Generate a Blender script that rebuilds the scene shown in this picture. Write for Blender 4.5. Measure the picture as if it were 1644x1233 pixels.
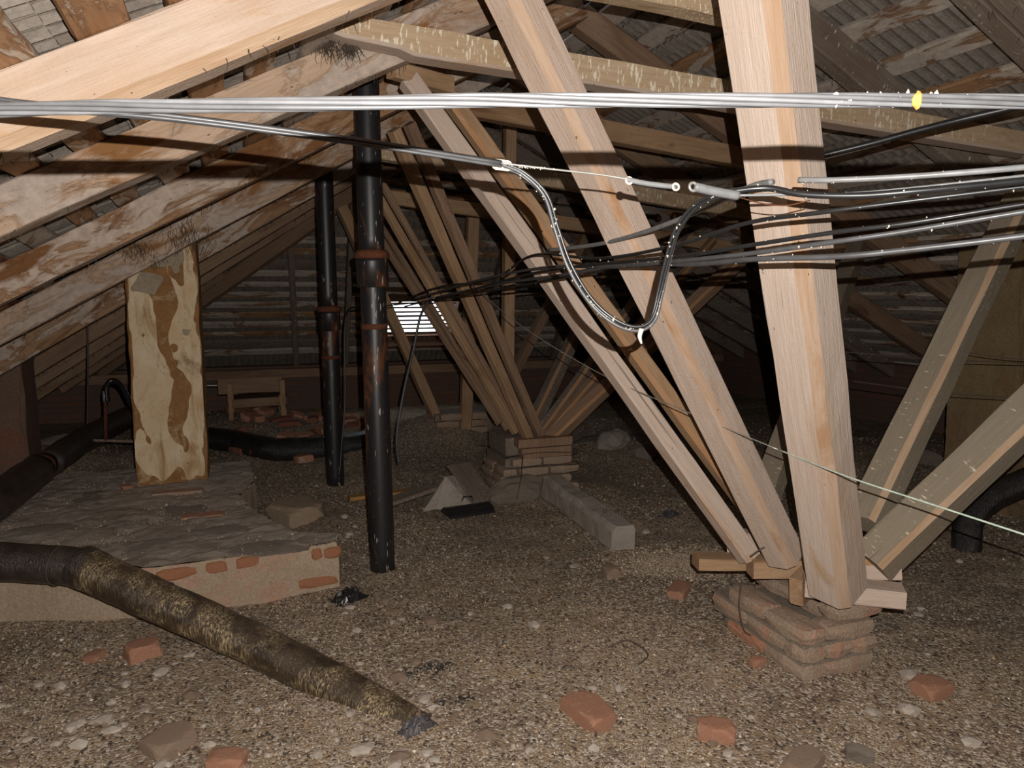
import bpy, math, random
import numpy as np
from mathutils import Vector, Matrix, noise, geometry

random.seed(7)
rng = np.random.default_rng(7)
scene = bpy.context.scene
COL = scene.collection
for o in list(bpy.data.objects):
    bpy.data.objects.remove(o)

# ------------------------------------------------------------------ camera
F_PX, CX, CY = 1190.0, 822.0, 616.5
CAM = Vector((0.0, 0.0, 1.6))
YAW, PITCH = math.radians(20.0), math.radians(-7.0)
FW = Vector((math.sin(YAW) * math.cos(PITCH), math.cos(YAW) * math.cos(PITCH), math.sin(PITCH)))
RT = Vector((math.cos(YAW), -math.sin(YAW), 0.0))
UP = RT.cross(FW)
cam_data = bpy.data.cameras.new('camera')
cam_data.sensor_fit = 'HORIZONTAL'
cam_data.sensor_width = 36.0
cam_data.lens = 36.0 * F_PX / 1644.0
cam_data.clip_start = 0.05
cam_data.clip_end = 200
cam = bpy.data.objects.new('camera', cam_data)
COL.objects.link(cam)
M3 = Matrix((RT, UP, -FW)).transposed()
cam.matrix_world = Matrix.Translation(CAM) @ M3.to_4x4()
scene.camera = cam

# ------------------------------------------------------------------ light
world = bpy.data.worlds.new('overcast_sky')
scene.world = world
world.use_nodes = True
bg = world.node_tree.nodes['Background']
bg.inputs['Color'].default_value = (0.86, 0.93, 1.0, 1)
bg.inputs['Strength'].default_value = 3.0
fl_data = bpy.data.lights.new('camera_flash', 'SPOT')           # the flash on top of the camera, aimed like the lens
fl_data.energy = 365.0
fl_data.color = (1.0, 0.955, 0.90)
fl_data.shadow_soft_size = 0.003
fl_data.spot_size = math.radians(130)
fl_data.spot_blend = 0.5
flash = bpy.data.objects.new('camera_flash', fl_data)
flash.matrix_world = Matrix.Translation(CAM + RT * 0.05 + UP * 0.085) @ M3.to_4x4()
COL.objects.link(flash)
vs = scene.view_settings
vs.view_transform = 'Standard'
vs.look = 'None'
vs.exposure = 0.0
vs.gamma = 1.0
vs.use_curve_mapping = False

# ------------------------------------------------------------------ pixel -> place
def ray(x, y):
    return FW + RT * ((x - CX) / F_PX) + UP * ((CY - y) / F_PX)
def PT(x, y, t):
    return CAM + ray(x, y) * t
def PZ(x, y, z=0.0):
    r = ray(x, y)
    return CAM + r * ((z - CAM.z) / r.z)
def PY(x, y, Y):
    r = ray(x, y)
    return CAM + r * (Y / r.y)
T, XR, ZR = 0.51, 2.1, 3.3
def TL(Y):
    return T + 0.03 * max(0.0, Y - 3.4)
def zl(X, Y):                                   # underside of the left rafters
    return ZR - (XR - X) * TL(Y)
def zr(X, Y):
    return ZR - (X - XR) * T
def PR(x, y, off=0.0):                          # on the right rafters
    r = ray(x, y)
    t = (ZR + T * XR + off - CAM.z - T * CAM.x) / (r.z + T * r.x)
    return CAM + r * t
YH, ZE = 10.3, 0.6                              # rear hip: z = ZE + (YH - Y)
def yh(z):
    return YH + ZE - z

# ------------------------------------------------------------------ materials
def new_mat(name):
    m = bpy.data.materials.new(name)
    m.use_nodes = True
    nt = m.node_tree
    b = nt.nodes['Principled BSDF']
    return m, nt, b
class NT:
    def __init__(s, nt):
        s.nt = nt
    def n(s, typ, **kw):
        nd = s.nt.nodes.new(typ)
        for k, v in kw.items():
            setattr(nd, k, v)
        return nd
    def link(s, a, b):
        s.nt.links.new(a, b)
    def coords(s, scale=(1, 1, 1), rnd=True):
        tc = s.n('ShaderNodeTexCoord')
        mp = s.n('ShaderNodeMapping')
        mp.inputs['Scale'].default_value = scale
        if rnd:
            oi = s.n('ShaderNodeObjectInfo')
            mu = s.n('ShaderNodeMath', operation='MULTIPLY')
            mu.inputs[1].default_value = 37.0
            s.link(oi.outputs['Random'], mu.inputs[0])
            va = s.n('ShaderNodeVectorMath', operation='ADD')
            s.link(tc.outputs['Object'], va.inputs[0])
            s.link(mu.outputs[0], va.inputs[1])
            s.link(va.outputs[0], mp.inputs['Vector'])
        else:
            s.link(tc.outputs['Object'], mp.inputs['Vector'])
        return mp.outputs[0]
    def noise(s, vec, scale, detail=4, rough=0.55, dist=0.0):
        nd = s.n('ShaderNodeTexNoise')
        nd.inputs['Scale'].default_value = scale
        nd.inputs['Detail'].default_value = detail
        nd.inputs['Roughness'].default_value = rough
        nd.inputs['Distortion'].default_value = dist
        s.link(vec, nd.inputs['Vector'])
        return nd.outputs[0]
    def ramp(s, fac, a, b, c0=(0, 0, 0, 1), c1=(1, 1, 1, 1)):
        r = s.n('ShaderNodeValToRGB')
        r.color_ramp.elements[0].position = a
        r.color_ramp.elements[1].position = b
        r.color_ramp.elements[0].color = c0
        r.color_ramp.elements[1].color = c1
        s.link(fac, r.inputs[0])
        return r.outputs[0]
    def mix(s, fac, a, b, mode='MIX'):
        m = s.n('ShaderNodeMix', data_type='RGBA', blend_type=mode)
        for sock, v in ((0, fac), (6, a), (7, b)):
            if hasattr(v, 'is_output'):
                s.link(v, m.inputs[sock])
            elif sock == 0:
                m.inputs[0].default_value = v
            else:
                m.inputs[sock].default_value = (*v, 1)
        return m.outputs[2]
    def bump(s, h, b, strength=0.4, dist=0.01, prev=None):
        bp = s.n('ShaderNodeBump')
        bp.inputs['Strength'].default_value = strength
        bp.inputs['Distance'].default_value = dist
        s.link(h, bp.inputs['Height'])
        if prev is not None:
            s.link(prev, bp.inputs['Normal'])
        s.link(bp.outputs[0], b.inputs['Normal'])
        return bp.outputs[0]

def wood(name, light, dark, stain=(0.20, 0.09, 0.035), stain_amt=0.35, wash=None, wash_amt=0.0,
         saw=0.0, fleck=0.0, rough=0.8, blotch=1.0):
    m, nt, b = new_mat(name)
    k = NT(nt)
    v = k.coords((1, 1, 0.07))
    vb = k.coords((1, 1, 0.30))
    vn = k.coords((1, 1, 1))
    grain = k.noise(v, 55, 7, 0.62, 0.35)
    fibre = k.noise(v, 190, 3, 0.6, 0.1)
    broad = k.noise(vb, 4.5 * blotch, 5, 0.6, 0.5)
    col = k.mix(k.ramp(grain, 0.28, 0.72), dark, light)
    mid = tuple(0.62 * a + 0.38 * c for a, c in zip(dark, stain))
    col = k.mix(k.ramp(broad, 0.50, 0.74), col, mid)
    if wash is not None:
        w = k.noise(vb, 7.0 * blotch, 9, 0.66, 0.7)
        fac = k.ramp(w, 0.60 - 0.3 * wash_amt, 0.64 - 0.3 * wash_amt)
        wc = k.mix(k.ramp(k.noise(vn, 26, 5, 0.65), 0.35, 0.7), wash, tuple(0.72 * c for c in wash))
        col = k.mix(fac, col, wc)
        rim = k.ramp(w, 0.565 - 0.3 * wash_amt, 0.60 - 0.3 * wash_amt)
        rim2 = k.ramp(w, 0.60 - 0.3 * wash_amt, 0.615 - 0.3 * wash_amt, (1, 1, 1, 1), (0, 0, 0, 1))
        rm = k.n('ShaderNodeMath', operation='MULTIPLY')
        k.link(rim, rm.inputs[0]); k.link(rim2, rm.inputs[1])
        rh = k.n('ShaderNodeMath', operation='MULTIPLY')
        rh.inputs[1].default_value = 0.45
        k.link(rm.outputs[0], rh.inputs[0])
        col = k.mix(rh.outputs[0], col, tuple(0.6 * c for c in stain))
    st = k.noise(vb, 4.6 * blotch, 9, 0.64, 0.9)
    fs = k.ramp(st, 0.68 - 0.2 * stain_amt, 0.76 - 0.2 * stain_amt)
    col = k.mix(fs, col, stain)
    pit = k.noise(k.coords((1, 1, 0.5)), 75, 2, 0.5)
    col = k.mix(k.ramp(pit, 0.735, 0.76), col, tuple(0.35 * c for c in stain))
    crack = k.noise(k.coords((1, 1, 0.018)), 60, 3, 0.5, 0.3)
    col = k.mix(k.ramp(crack, 0.70, 0.73), col, tuple(0.5 * c for c in dark))
    if fleck > 0:
        fl = k.noise(k.coords((1, 0.22, 1)), 85, 3, 0.55)
        ff = k.ramp(fl, 0.66 - 0.06 * fleck, 0.70 - 0.05 * fleck)
        g2 = k.ramp(k.noise(vb, 6, 3), 0.40, 0.55)
        mm = k.n('ShaderNodeMath', operation='MULTIPLY')
        k.link(ff, mm.inputs[0]); k.link(g2, mm.inputs[1])
        col = k.mix(mm.outputs[0], col, (0.80, 0.72, 0.56))
    k.link(col, b.inputs['Base Color'])
    b.inputs['Roughness'].default_value = rough
    b.inputs['Specular IOR Level'].default_value = 0.2
    ad = k.n('ShaderNodeMath', operation='ADD')
    k.link(grain, ad.inputs[0]); k.link(fibre, ad.inputs[1])
    p = k.bump(ad.outputs[0], b, 0.5, 0.005)
    if saw > 0:
        sw = k.noise(k.coords((0.25, 0.25, 1)), 120, 3, 0.6, 0.6)
        p = k.bump(sw, b, saw, 0.005, p)
    if wash is not None:
        k.bump(fac, b, 0.6, 0.004, p)
    return m

def stone(name, cols, scale=8.0, fine=60.0, bump=0.5, rough=0.9, dist=0.01):
    m, nt, b = new_mat(name)
    k = NT(nt)
    v = k.coords()
    n1 = k.noise(v, scale, 6, 0.62, 0.5)
    n2 = k.noise(v, fine, 4, 0.7)
    c = k.mix(k.ramp(n1, 0.35, 0.65), cols[0], cols[1])
    if len(cols) > 2:
        n3 = k.noise(v, scale * 0.6, 6, 0.65, 1.0)
        c = k.mix(k.ramp(n3, 0.54, 0.62), c, cols[2])
    c = k.mix(k.ramp(n2, 0.3, 0.75), c, tuple(0.55 * x for x in cols[0]), 'MIX')
    k.link(c, b.inputs['Base Color'])
    b.inputs['Roughness'].default_value = rough
    b.inputs['Specular IOR Level'].default_value = 0.2
    ad = k.n('ShaderNodeMath', operation='ADD')
    k.link(n1, ad.inputs[0]); k.link(n2, ad.inputs[1])
    k.bump(ad.outputs[0], b, bump, dist)
    return m

def plain(name, col, rough=0.6, metallic=0.0, spec=0.4):
    m, nt, b = new_mat(name)
    k = NT(nt)
    n = k.noise(k.coords(), 30, 4)
    c = k.mix(k.ramp(n, 0.3, 0.8), col, tuple(0.6 * x for x in col))
    k.link(c, b.inputs['Base Color'])
    b.inputs['Roughness'].default_value = rough
    b.inputs['Metallic'].default_value = metallic
    b.inputs['Specular IOR Level'].default_value = spec
    return m

M = {}
M['pine'] = wood('fresh_sawn_pine', (0.57, 0.455, 0.38), (0.46, 0.345, 0.27), (0.42, 0.24, 0.12), 0.3, saw=0.35)
M['pine_post'] = wood('pale_pine', (0.58, 0.475, 0.405), (0.50, 0.385, 0.305), (0.44, 0.27, 0.14), 0.3, saw=0.2)
M['wane_pale'] = wood('pale_wane', (0.50, 0.37, 0.28), (0.40, 0.26, 0.165), (0.32, 0.155, 0.06), 0.8, blotch=0.5)
M['wane'] = wood('brown_wane', (0.50, 0.28, 0.14), (0.33, 0.17, 0.08), (0.55, 0.42, 0.32), 0.25)
M['pine_brown'] = wood('brown_pine', (0.47, 0.31, 0.19), (0.32, 0.19, 0.10), (0.16, 0.07, 0.03), 0.3, saw=0.2)
M['pine_rafter'] = wood('sawn_rafter_pine', (0.55, 0.43, 0.345), (0.46, 0.335, 0.25), (0.46, 0.27, 0.14), 0.85, saw=0.5)
M['peel_rafter'] = wood('peeling_rafter', (0.46, 0.29, 0.17), (0.32, 0.18, 0.10), (0.20, 0.09, 0.035), 0.8,
                        (0.58, 0.46, 0.375), 0.40, saw=0.3)
M['lime_rafter'] = wood('limed_rafter', (0.58, 0.43, 0.32), (0.42, 0.28, 0.18), (0.27, 0.13, 0.05), 0.72,
                        (0.54, 0.43, 0.355), 0.42, saw=0.3)
M['lime_batten'] = wood('limed_batten', (0.40, 0.27, 0.18), (0.26, 0.16, 0.10), (0.17, 0.075, 0.03), 0.55,
                        (0.54, 0.46, 0.39), 0.58)
M['rust_batten'] = wood('stained_batten', (0.44, 0.27, 0.15), (0.30, 0.15, 0.07), (0.15, 0.06, 0.025), 0.6,
                        (0.55, 0.46, 0.37), 0.25)
M['dusty'] = wood('dusty_timber', (0.30, 0.25, 0.185), (0.25, 0.205, 0.15), (0.33, 0.25, 0.17), 0.15, fleck=0.12)
M['dusty_edge'] = wood('pale_arris', (0.55, 0.40, 0.28), (0.42, 0.27, 0.16), (0.25, 0.13, 0.06), 0.3)
M['fleck'] = wood('flecked_collar', (0.56, 0.42, 0.28), (0.44, 0.30, 0.18), (0.34, 0.20, 0.09), 0.25, fleck=1.7)
M['old'] = wood('old_brown_timber', (0.36, 0.235, 0.15), (0.23, 0.14, 0.09), (0.13, 0.065, 0.04), 0.4)
M['grey_old'] = wood('grey_old_timber', (0.26, 0.21, 0.17), (0.17, 0.13, 0.10), (0.15, 0.08, 0.05), 0.35, fleck=0.3)
M['orange'] = wood('orange_plank', (0.50, 0.28, 0.10), (0.36, 0.18, 0.06))
M['dark_board'] = wood('dark_board', (0.13, 0.065, 0.035), (0.08, 0.04, 0.025))
M['brick_orange'] = stone('fresh_broken_brick', [(0.55, 0.24, 0.12), (0.48, 0.19, 0.10), (0.50, 0.34, 0.25)], 18, 90, 0.6)
M['tile'] = stone('clay_tile', [(0.29, 0.25, 0.21), (0.22, 0.185, 0.155), (0.19, 0.145, 0.115)], 6, 45, 0.4)
M['brick'] = stone('red_brick', [(0.58, 0.29, 0.185), (0.48, 0.22, 0.13), (0.54, 0.41, 0.31)], 14, 90, 0.6)
M['brick_dusty'] = stone('dusty_brick', [(0.47, 0.34, 0.25), (0.42, 0.31, 0.22), (0.50, 0.26, 0.17)], 8, 90, 0.7)
M['brick_worn'] = stone('worn_brick', [(0.50, 0.30, 0.21), (0.44, 0.32, 0.24), (0.50, 0.21, 0.12)], 16, 90, 0.7)
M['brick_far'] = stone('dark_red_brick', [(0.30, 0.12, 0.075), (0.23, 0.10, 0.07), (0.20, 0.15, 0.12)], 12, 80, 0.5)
M['mortar'] = stone('mortar', [(0.33, 0.27, 0.21), (0.25, 0.20, 0.155)], 12, 110, 0.7)
M['concrete'] = stone('concrete', [(0.58, 0.50, 0.43), (0.46, 0.39, 0.33), (0.42, 0.34, 0.26)], 9, 130, 0.8)
M['slab'] = stone('mortar_screed', [(0.74, 0.61, 0.51), (0.62, 0.50, 0.41), (0.50, 0.38, 0.29)], 5, 140, 1.0, dist=0.02)
M['slab_face'] = stone('plastered_face', [(0.50, 0.385, 0.275), (0.42, 0.30, 0.20), (0.50, 0.29, 0.20)], 5, 70, 0.6)
def make_plaster():
    m, nt, b = new_mat('ochre_plaster')
    k = NT(nt)
    v = k.coords((1, 1, 1), False)
    vs2 = k.coords((1, 1, 0.25), False)
    n1 = k.noise(v, 5, 7, 0.65, 0.6)
    c = k.mix(k.ramp(n1, 0.35, 0.62), (0.74, 0.60, 0.42), (0.64, 0.46, 0.27))
    n2 = k.noise(vs2, 9, 8, 0.68, 0.8)
    c = k.mix(k.ramp(n2, 0.52, 0.68), c, (0.42, 0.25, 0.115))
    n3 = k.noise(v, 3.2, 7, 0.7, 0.9)
    c = k.mix(k.ramp(n3, 0.58, 0.70), c, (0.27, 0.17, 0.095))
    n4 = k.noise(v, 60, 2, 0.5)
    c = k.mix(k.ramp(n4, 0.70, 0.74), c, (0.12, 0.07, 0.04))
    k.link(c, b.inputs['Base Color'])
    b.inputs['Roughness'].default_value = 0.85
    b.inputs['Specular IOR Level'].default_value = 0.2
    k.bump(n2, b, 0.4, 0.01)
    return m
M['plaster'] = make_plaster()
M['plaster_pale'] = stone('pale_plaster', [(0.68, 0.56, 0.40), (0.58, 0.43, 0.27), (0.40, 0.24, 0.12)], 5, 60, 0.35)
M['chimney_brick'] = stone('stained_chimney', [(0.42, 0.22, 0.09), (0.29, 0.13, 0.05), (0.60, 0.42, 0.24)], 9, 60, 0.6)
M['chimney_red'] = stone('sooty_red_plaster', [(0.25, 0.155, 0.11), (0.19, 0.12, 0.09), (0.29, 0.12, 0.075)], 4, 60, 0.4)
M['chimney_ochre'] = stone('brown_ochre_plaster', [(0.30, 0.215, 0.12), (0.24, 0.165, 0.09), (0.25, 0.14, 0.07)], 3, 60, 0.3)
M['flap'] = stone('grey_paper', [(0.46, 0.37, 0.27), (0.38, 0.30, 0.21)], 7, 60, 0.3)
M['cobweb'] = stone('sooty_cobweb', [(0.13, 0.10, 0.075), (0.08, 0.06, 0.045)], 20, 90, 0.5)
M['wire'] = plain('rusty_wire', (0.10, 0.07, 0.055), 0.6)
M['steel'] = plain('galvanised_wire', (0.55, 0.54, 0.50), 0.35, 0.6)
M['cable_black'] = plain('black_cable', (0.018, 0.018, 0.019), 0.36, 0, 0.5)
M['cable_grey'] = plain('grey_cable', (0.075, 0.075, 0.078), 0.40, 0, 0.5)
M['cable_light'] = plain('light_grey_cable', (0.19, 0.19, 0.19), 0.45, 0, 0.5)
M['cable_near'] = plain('dusty_grey_cable', (0.055, 0.055, 0.057), 0.35, 0, 0.5)
M['twine'] = plain('twine', (0.70, 0.62, 0.50), 0.8)
M['string'] = plain('pale_green_string', (0.50, 0.60, 0.50), 0.6)
M['dropping'] = plain('pale_droppings', (0.62, 0.54, 0.44), 0.8)
M['dropping_yellow'] = plain('yellow_dirt', (0.22, 0.12, 0.02), 0.8)
M['black_rag'] = plain('black_plastic', (0.018, 0.017, 0.018), 0.3, 0, 0.6)
M['grey_rag'] = plain('grey_rag', (0.09, 0.08, 0.085), 0.5)
M['membrane'] = plain('roof_underlay', (0.03, 0.026, 0.024), 0.95)  # for the added hidden sheets that keep sky light out
M['pebble'] = stone('pebble', [(0.60, 0.52, 0.44), (0.48, 0.40, 0.33), (0.36, 0.29, 0.23)], 16, 120, 0.3)

def make_iron():
    m, nt, b = new_mat('black_iron_with_rust')
    k = NT(nt)
    v = k.coords((1, 1, 0.25), False)
    n = k.noise(v, 7, 6, 0.65, 0.6)
    c = k.mix(k.ramp(n, 0.52, 0.62), (0.016, 0.015, 0.016), (0.115, 0.042, 0.017))
    sp = k.noise(k.coords((1, 1, 0.12), False), 80, 2, 0.6)
    c = k.mix(k.ramp(sp, 0.68, 0.72), c, (0.50, 0.48, 0.45))  # pale specks stand for highlights on the iron, mixed into its colour
    k.link(c, b.inputs['Base Color'])
    b.inputs['Roughness'].default_value = 0.42
    k.bump(n, b, 0.25, 0.004)
    return m
M['iron'] = make_iron()
M['rust'] = stone('rust', [(0.17, 0.06, 0.028), (0.11, 0.04, 0.02), (0.05, 0.03, 0.02)], 12, 70, 0.5)

def make_wrap(name, dark, gold, amt):
    m, nt, b = new_mat(name)
    k = NT(nt)
    v = k.coords((1, 1, 1), False)
    n = k.noise(v, 6, 5, 0.65, 0.5)
    st = k.noise(k.coords((1.0, 1.0, 0.16), False), 120, 4, 0.7, 0.5)
    ad = k.n('ShaderNodeMath', operation='MULTIPLY')
    k.link(k.ramp(st, 0.46, 0.70), ad.inputs[0])
    k.link(k.ramp(n, 0.56 - amt, 0.70 - amt), ad.inputs[1])
    base = k.mix(k.ramp(k.noise(v, 14, 4), 0.35, 0.7), dark, tuple(2.1 * c for c in dark))
    c = k.mix(ad.outputs[0], base, gold)
    k.link(c, b.inputs['Base Color'])
    b.inputs['Roughness'].default_value = 0.30
    k.bump(st, b, 0.8, 0.010)
    return m
M['wrap'] = make_wrap('tarred_glass_wrap', (0.042, 0.027, 0.016), (0.66, 0.50, 0.28), 0.12)  # golden streaks are glossy highlights put into the wrap colour
M['wrap_dark'] = make_wrap('dark_tar_wrap', (0.030, 0.022, 0.017), (0.16, 0.12, 0.05), 0.0)
M['wrap_black'] = make_wrap('black_tar_wrap', (0.014, 0.012, 0.011), (0.07, 0.055, 0.02), 0.0)

def make_floor_mat():
    m, nt, b = new_mat('grit_floor')
    k = NT(nt)
    v = k.coords((1, 1, 1), False)
    big = k.noise(v, 1.1, 5, 0.6, 0.4)
    mid = k.noise(v, 6, 5, 0.65)
    c = k.mix(k.ramp(big, 0.36, 0.64), (0.24, 0.175, 0.122), (0.38, 0.275, 0.175))
    c = k.mix(k.ramp(mid, 0.50, 0.66), c, (0.24, 0.185, 0.14))
    vo = k.n('ShaderNodeTexVoronoi')
    vo.inputs['Scale'].default_value = 95
    k.link(v, vo.inputs['Vector'])
    sep = k.n('ShaderNodeSeparateColor')
    k.link(vo.outputs['Color'], sep.inputs[0])
    c = k.mix(k.ramp(sep.outputs[0], 0.72, 0.76), c, (0.50, 0.43, 0.35))
    c = k.mix(k.ramp(sep.outputs[1], 0.84, 0.88), c, (0.10, 0.075, 0.06))
    k.link(c, b.inputs['Base Color'])
    b.inputs['Roughness'].default_value = 0.95
    b.inputs['Specular IOR Level'].default_value = 0.15
    inv = k.ramp(vo.outputs['Distance'], 0.0, 0.9, (1, 1, 1, 1), (0, 0, 0, 1))
    p = k.bump(inv, b, 0.7, 0.006)
    k.bump(mid, b, 0.5, 0.02, p)
    return m
M['floor'] = make_floor_mat()

def make_grit_mat():
    m, nt, b = new_mat('loose_grit')
    k = NT(nt)
    at = k.n('ShaderNodeAttribute')
    at.attribute_name = 'tone'
    k.link(at.outputs['Color'], b.inputs['Base Color'])
    b.inputs['Roughness'].default_value = 0.8
    return m
M['grit'] = make_grit_mat()

def make_wallbrick():
    m, nt, b = new_mat('far_brick_wall')
    k = NT(nt)
    tc = k.n('ShaderNodeTexCoord')
    mp = k.n('ShaderNodeMapping')
    mp.inputs['Rotation'].default_value = (math.radians(90), 0, 0)
    k.link(tc.outputs['Object'], mp.inputs['Vector'])
    br = k.n('ShaderNodeTexBrick')
    br.inputs['Scale'].default_value = 1.0
    br.inputs['Brick Width'].default_value = 0.26
    br.inputs['Row Height'].default_value = 0.075
    br.inputs['Mortar Size'].default_value = 0.008
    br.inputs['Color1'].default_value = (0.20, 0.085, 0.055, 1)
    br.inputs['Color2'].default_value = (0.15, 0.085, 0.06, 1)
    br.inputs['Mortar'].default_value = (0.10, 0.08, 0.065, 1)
    k.link(mp.outputs[0], br.inputs['Vector'])
    n = k.noise(tc.outputs['Object'], 5, 5)
    c = k.mix(k.ramp(n, 0.45, 0.65), br.outputs[0], (0.12, 0.085, 0.065))
    k.link(c, b.inputs['Base Color'])
    b.inputs['Roughness'].default_value = 0.95
    k.bump(br.outputs['Fac'], b, -0.5, 0.01)
    return m
M['wall'] = make_wallbrick()

# ------------------------------------------------------------------ builders
def mk(name, verts, faces, mats, matrix=None, parent=None, smooth=False, mi=None):
    me = bpy.data.meshes.new(name)
    me.from_pydata([tuple(v) for v in verts], [], faces)
    for m in (mats if isinstance(mats, (list, tuple)) else [mats]):
        me.materials.append(m)
    if mi is not None:
        me.polygons.foreach_set('material_index', mi)
    if smooth:
        me.polygons.foreach_set('use_smooth', [True] * len(me.polygons))
    me.update()
    o = bpy.data.objects.new(name, me)
    COL.objects.link(o)
    place(o, matrix, parent)
    return o
def place(o, matrix=None, parent=None):
    if parent is not None:
        o.parent = parent
        o.matrix_parent_inverse = parent.matrix_basis.inverted()
    if matrix is not None:
        o.matrix_basis = matrix
def empty(name, loc=(0, 0, 0)):
    o = bpy.data.objects.new(name, None)
    o.empty_display_size = 0.1
    COL.objects.link(o)
    o.matrix_basis = Matrix.Translation(Vector(loc))
    return o
def tag(o, label, cat=None, group=None, kind=None):
    o['label'] = label
    if cat:
        o['category'] = cat
    if group:
        o['group'] = group
    if kind:
        o['kind'] = kind
    return o

def axes(p0, p1, upv):
    p0, p1 = Vector(p0), Vector(p1)
    z = (p1 - p0).normalized()
    x = Vector(upv).cross(z)
    if x.length < 1e-4:
        x = Vector((1, 0, 0)).cross(z)
    x.normalize()
    y = z.cross(x)
    m = Matrix((x, y, z)).transposed().to_4x4()
    m.translation = p0
    return m, (p1 - p0).length

def beam(name, p0, p1, w, h, mats, upv=(0, 0, 1), roll=0.0, ch=(0.008,) * 4, seg=None, jit=0.003, seed=0,
         parent=None, cut0=0.0, cut1=0.0, bend=0.0):
    """sawn timber from p0 to p1: w along local x, h along local y (towards upv); chamfers per corner; slot 1 on wide chamfers"""
    m, L = axes(p0, p1, upv)
    m = m @ Matrix.Rotation(roll, 4, 'Z')
    if seg is None:
        seg = max(3, int(L / 0.16))
    a, b = w / 2, h / 2
    c0, c1, c2, c3 = ch            # corners (+,+) (-,+) (-,-) (+,-)
    prof = [(a, b - c0), (a - c0, b), (-a + c1, b), (-a, b - c1), (-a, -b + c2), (-a + c2, -b), (a - c3, -b), (a, -b + c3)]
    vs_, fs, mi = [], [], []
    s = seed * 13.7 + 1.3
    for i in range(seg + 1):
        u = i / seg
        bx = bend * math.sin(math.pi * u)
        for j, (px, py) in enumerate(prof):
            n = noise.noise_vector(Vector((s + j * 5.1, u * L * 3.0, s * 0.7)))
            n2 = noise.noise_vector(Vector((s + j * 3.3, u * L * 11.0, s * 0.3)))
            z = u * L
            if i == 0:
                z += cut0 * py / max(b, 1e-6)
            if i == seg:
                z += cut1 * py / max(b, 1e-6)
            vs_.append((px + bx + n.x * jit + n2.x * jit * 0.5, py + n.y * jit + n2.y * jit * 0.5, z))
    slot = isinstance(mats, (list, tuple)) and len(mats) > 1
    for i in range(seg):
        for j in range(8):
            k = (j + 1) % 8
            fs.append((i * 8 + j, i * 8 + k, (i + 1) * 8 + k, (i + 1) * 8 + j))
            wide = j in (0, 2, 4, 6) and ch[j // 2] > 0.012
            mi.append(1 if (slot and wide) else 0)
    fs.append(tuple(reversed(range(8)))); mi.append(0)
    fs.append(tuple(range(seg * 8, seg * 8 + 8))); mi.append(0)
    return mk(name, vs_, fs, mats, m, parent, False, mi)

def box(name, lo, hi, mat, matrix=None, parent=None, jit=0.0, seed=0, bev=0.006):
    """block with bevelled, slightly uneven edges"""
    lo, hi = Vector(lo), Vector(hi)
    c, d = (lo + hi) / 2, (hi - lo) / 2
    o = beam(name, (0, 0, -d.z), (0, 0, d.z), d.x * 2, d.y * 2, mat, (0, 1, 0), 0, (bev,) * 4, 2, jit, seed)
    mm = Matrix.Translation(c) @ Matrix.Translation((0, 0, -d.z))
    place(o, (matrix @ mm) if matrix is not None else mm, parent)
    return o

def catmull(pts, n=10):
    P = [Vector(p) for p in pts]
    if len(P) == 2:
        return [P[0].lerp(P[1], i / n) for i in range(n + 1)]
    P = [P[0] * 2 - P[1]] + P + [P[-1] * 2 - P[-2]]
    out = []
    for i in range(1, len(P) - 2):
        a, b, c, d = P[i - 1], P[i], P[i + 1], P[i + 2]
        for k in range(n):
            t = k / n
            out.append(0.5 * ((2 * b) + (c - a) * t + (2 * a - 5 * b + 4 * c - d) * t * t + (3 * b - a - 3 * c + d) * t ** 3))
    out.append(P[-2])
    return out
def tube(name, pts, r, mat, n=8, parent=None, smooth=True, sub=10, jit=0.0, seed=0, spline=True, off=None):
    P = catmull(pts, sub) if spline else [Vector(p) for p in pts]
    N = len(P)
    rad = [r] * N if not isinstance(r, (list, tuple)) else [r[min(len(r) - 1, int(i * (len(r) - 1) / max(1, N - 1)))] +
          (r[min(len(r) - 1, int(i * (len(r) - 1) / max(1, N - 1)) + 1)] - r[min(len(r) - 1, int(i * (len(r) - 1) / max(1, N - 1)))]) *
          ((i * (len(r) - 1) / max(1, N - 1)) % 1) for i in range(N)]
    t0 = (P[1] - P[0]).normalized()
    nx = t0.cross(Vector((0, 0, 1)))
    if nx.length < 1e-3:
        nx = Vector((1, 0, 0))
    nx.normalize()
    vs_, fs = [], []
    o0 = P[0].copy()
    for i in range(N):
        t = (P[min(i + 1, N - 1)] - P[max(i - 1, 0)]).normalized()
        nx = (nx - t * nx.dot(t)).normalized()
        ny = t.cross(nx)
        cpt = P[i] - o0
        if off is not None:
            ang = off[1] + off[2] * i / N
            cpt = cpt + (nx * math.cos(ang) + ny * math.sin(ang)) * off[0]
        for j in range(n):
            a = 2 * math.pi * j / n
            rr = rad[i]
            if jit:
                rr *= 1 + jit * noise.noise(Vector((seed * 9.1 + math.cos(a) * 1.3, i * 0.35, math.sin(a) * 1.3)))
            vs_.append(cpt + (nx * math.cos(a) + ny * math.sin(a)) * rr)
    for i in range(N - 1):
        for j in range(n):
            k = (j + 1) % n
            fs.append((i * n + j, i * n + k, (i + 1) * n + k, (i + 1) * n + j))
    fs.append(tuple(reversed(range(n))))
    fs.append(tuple(range((N - 1) * n, N * n)))
    return mk(name, vs_, fs, mat, Matrix.Translation(o0), parent, smooth)

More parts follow.
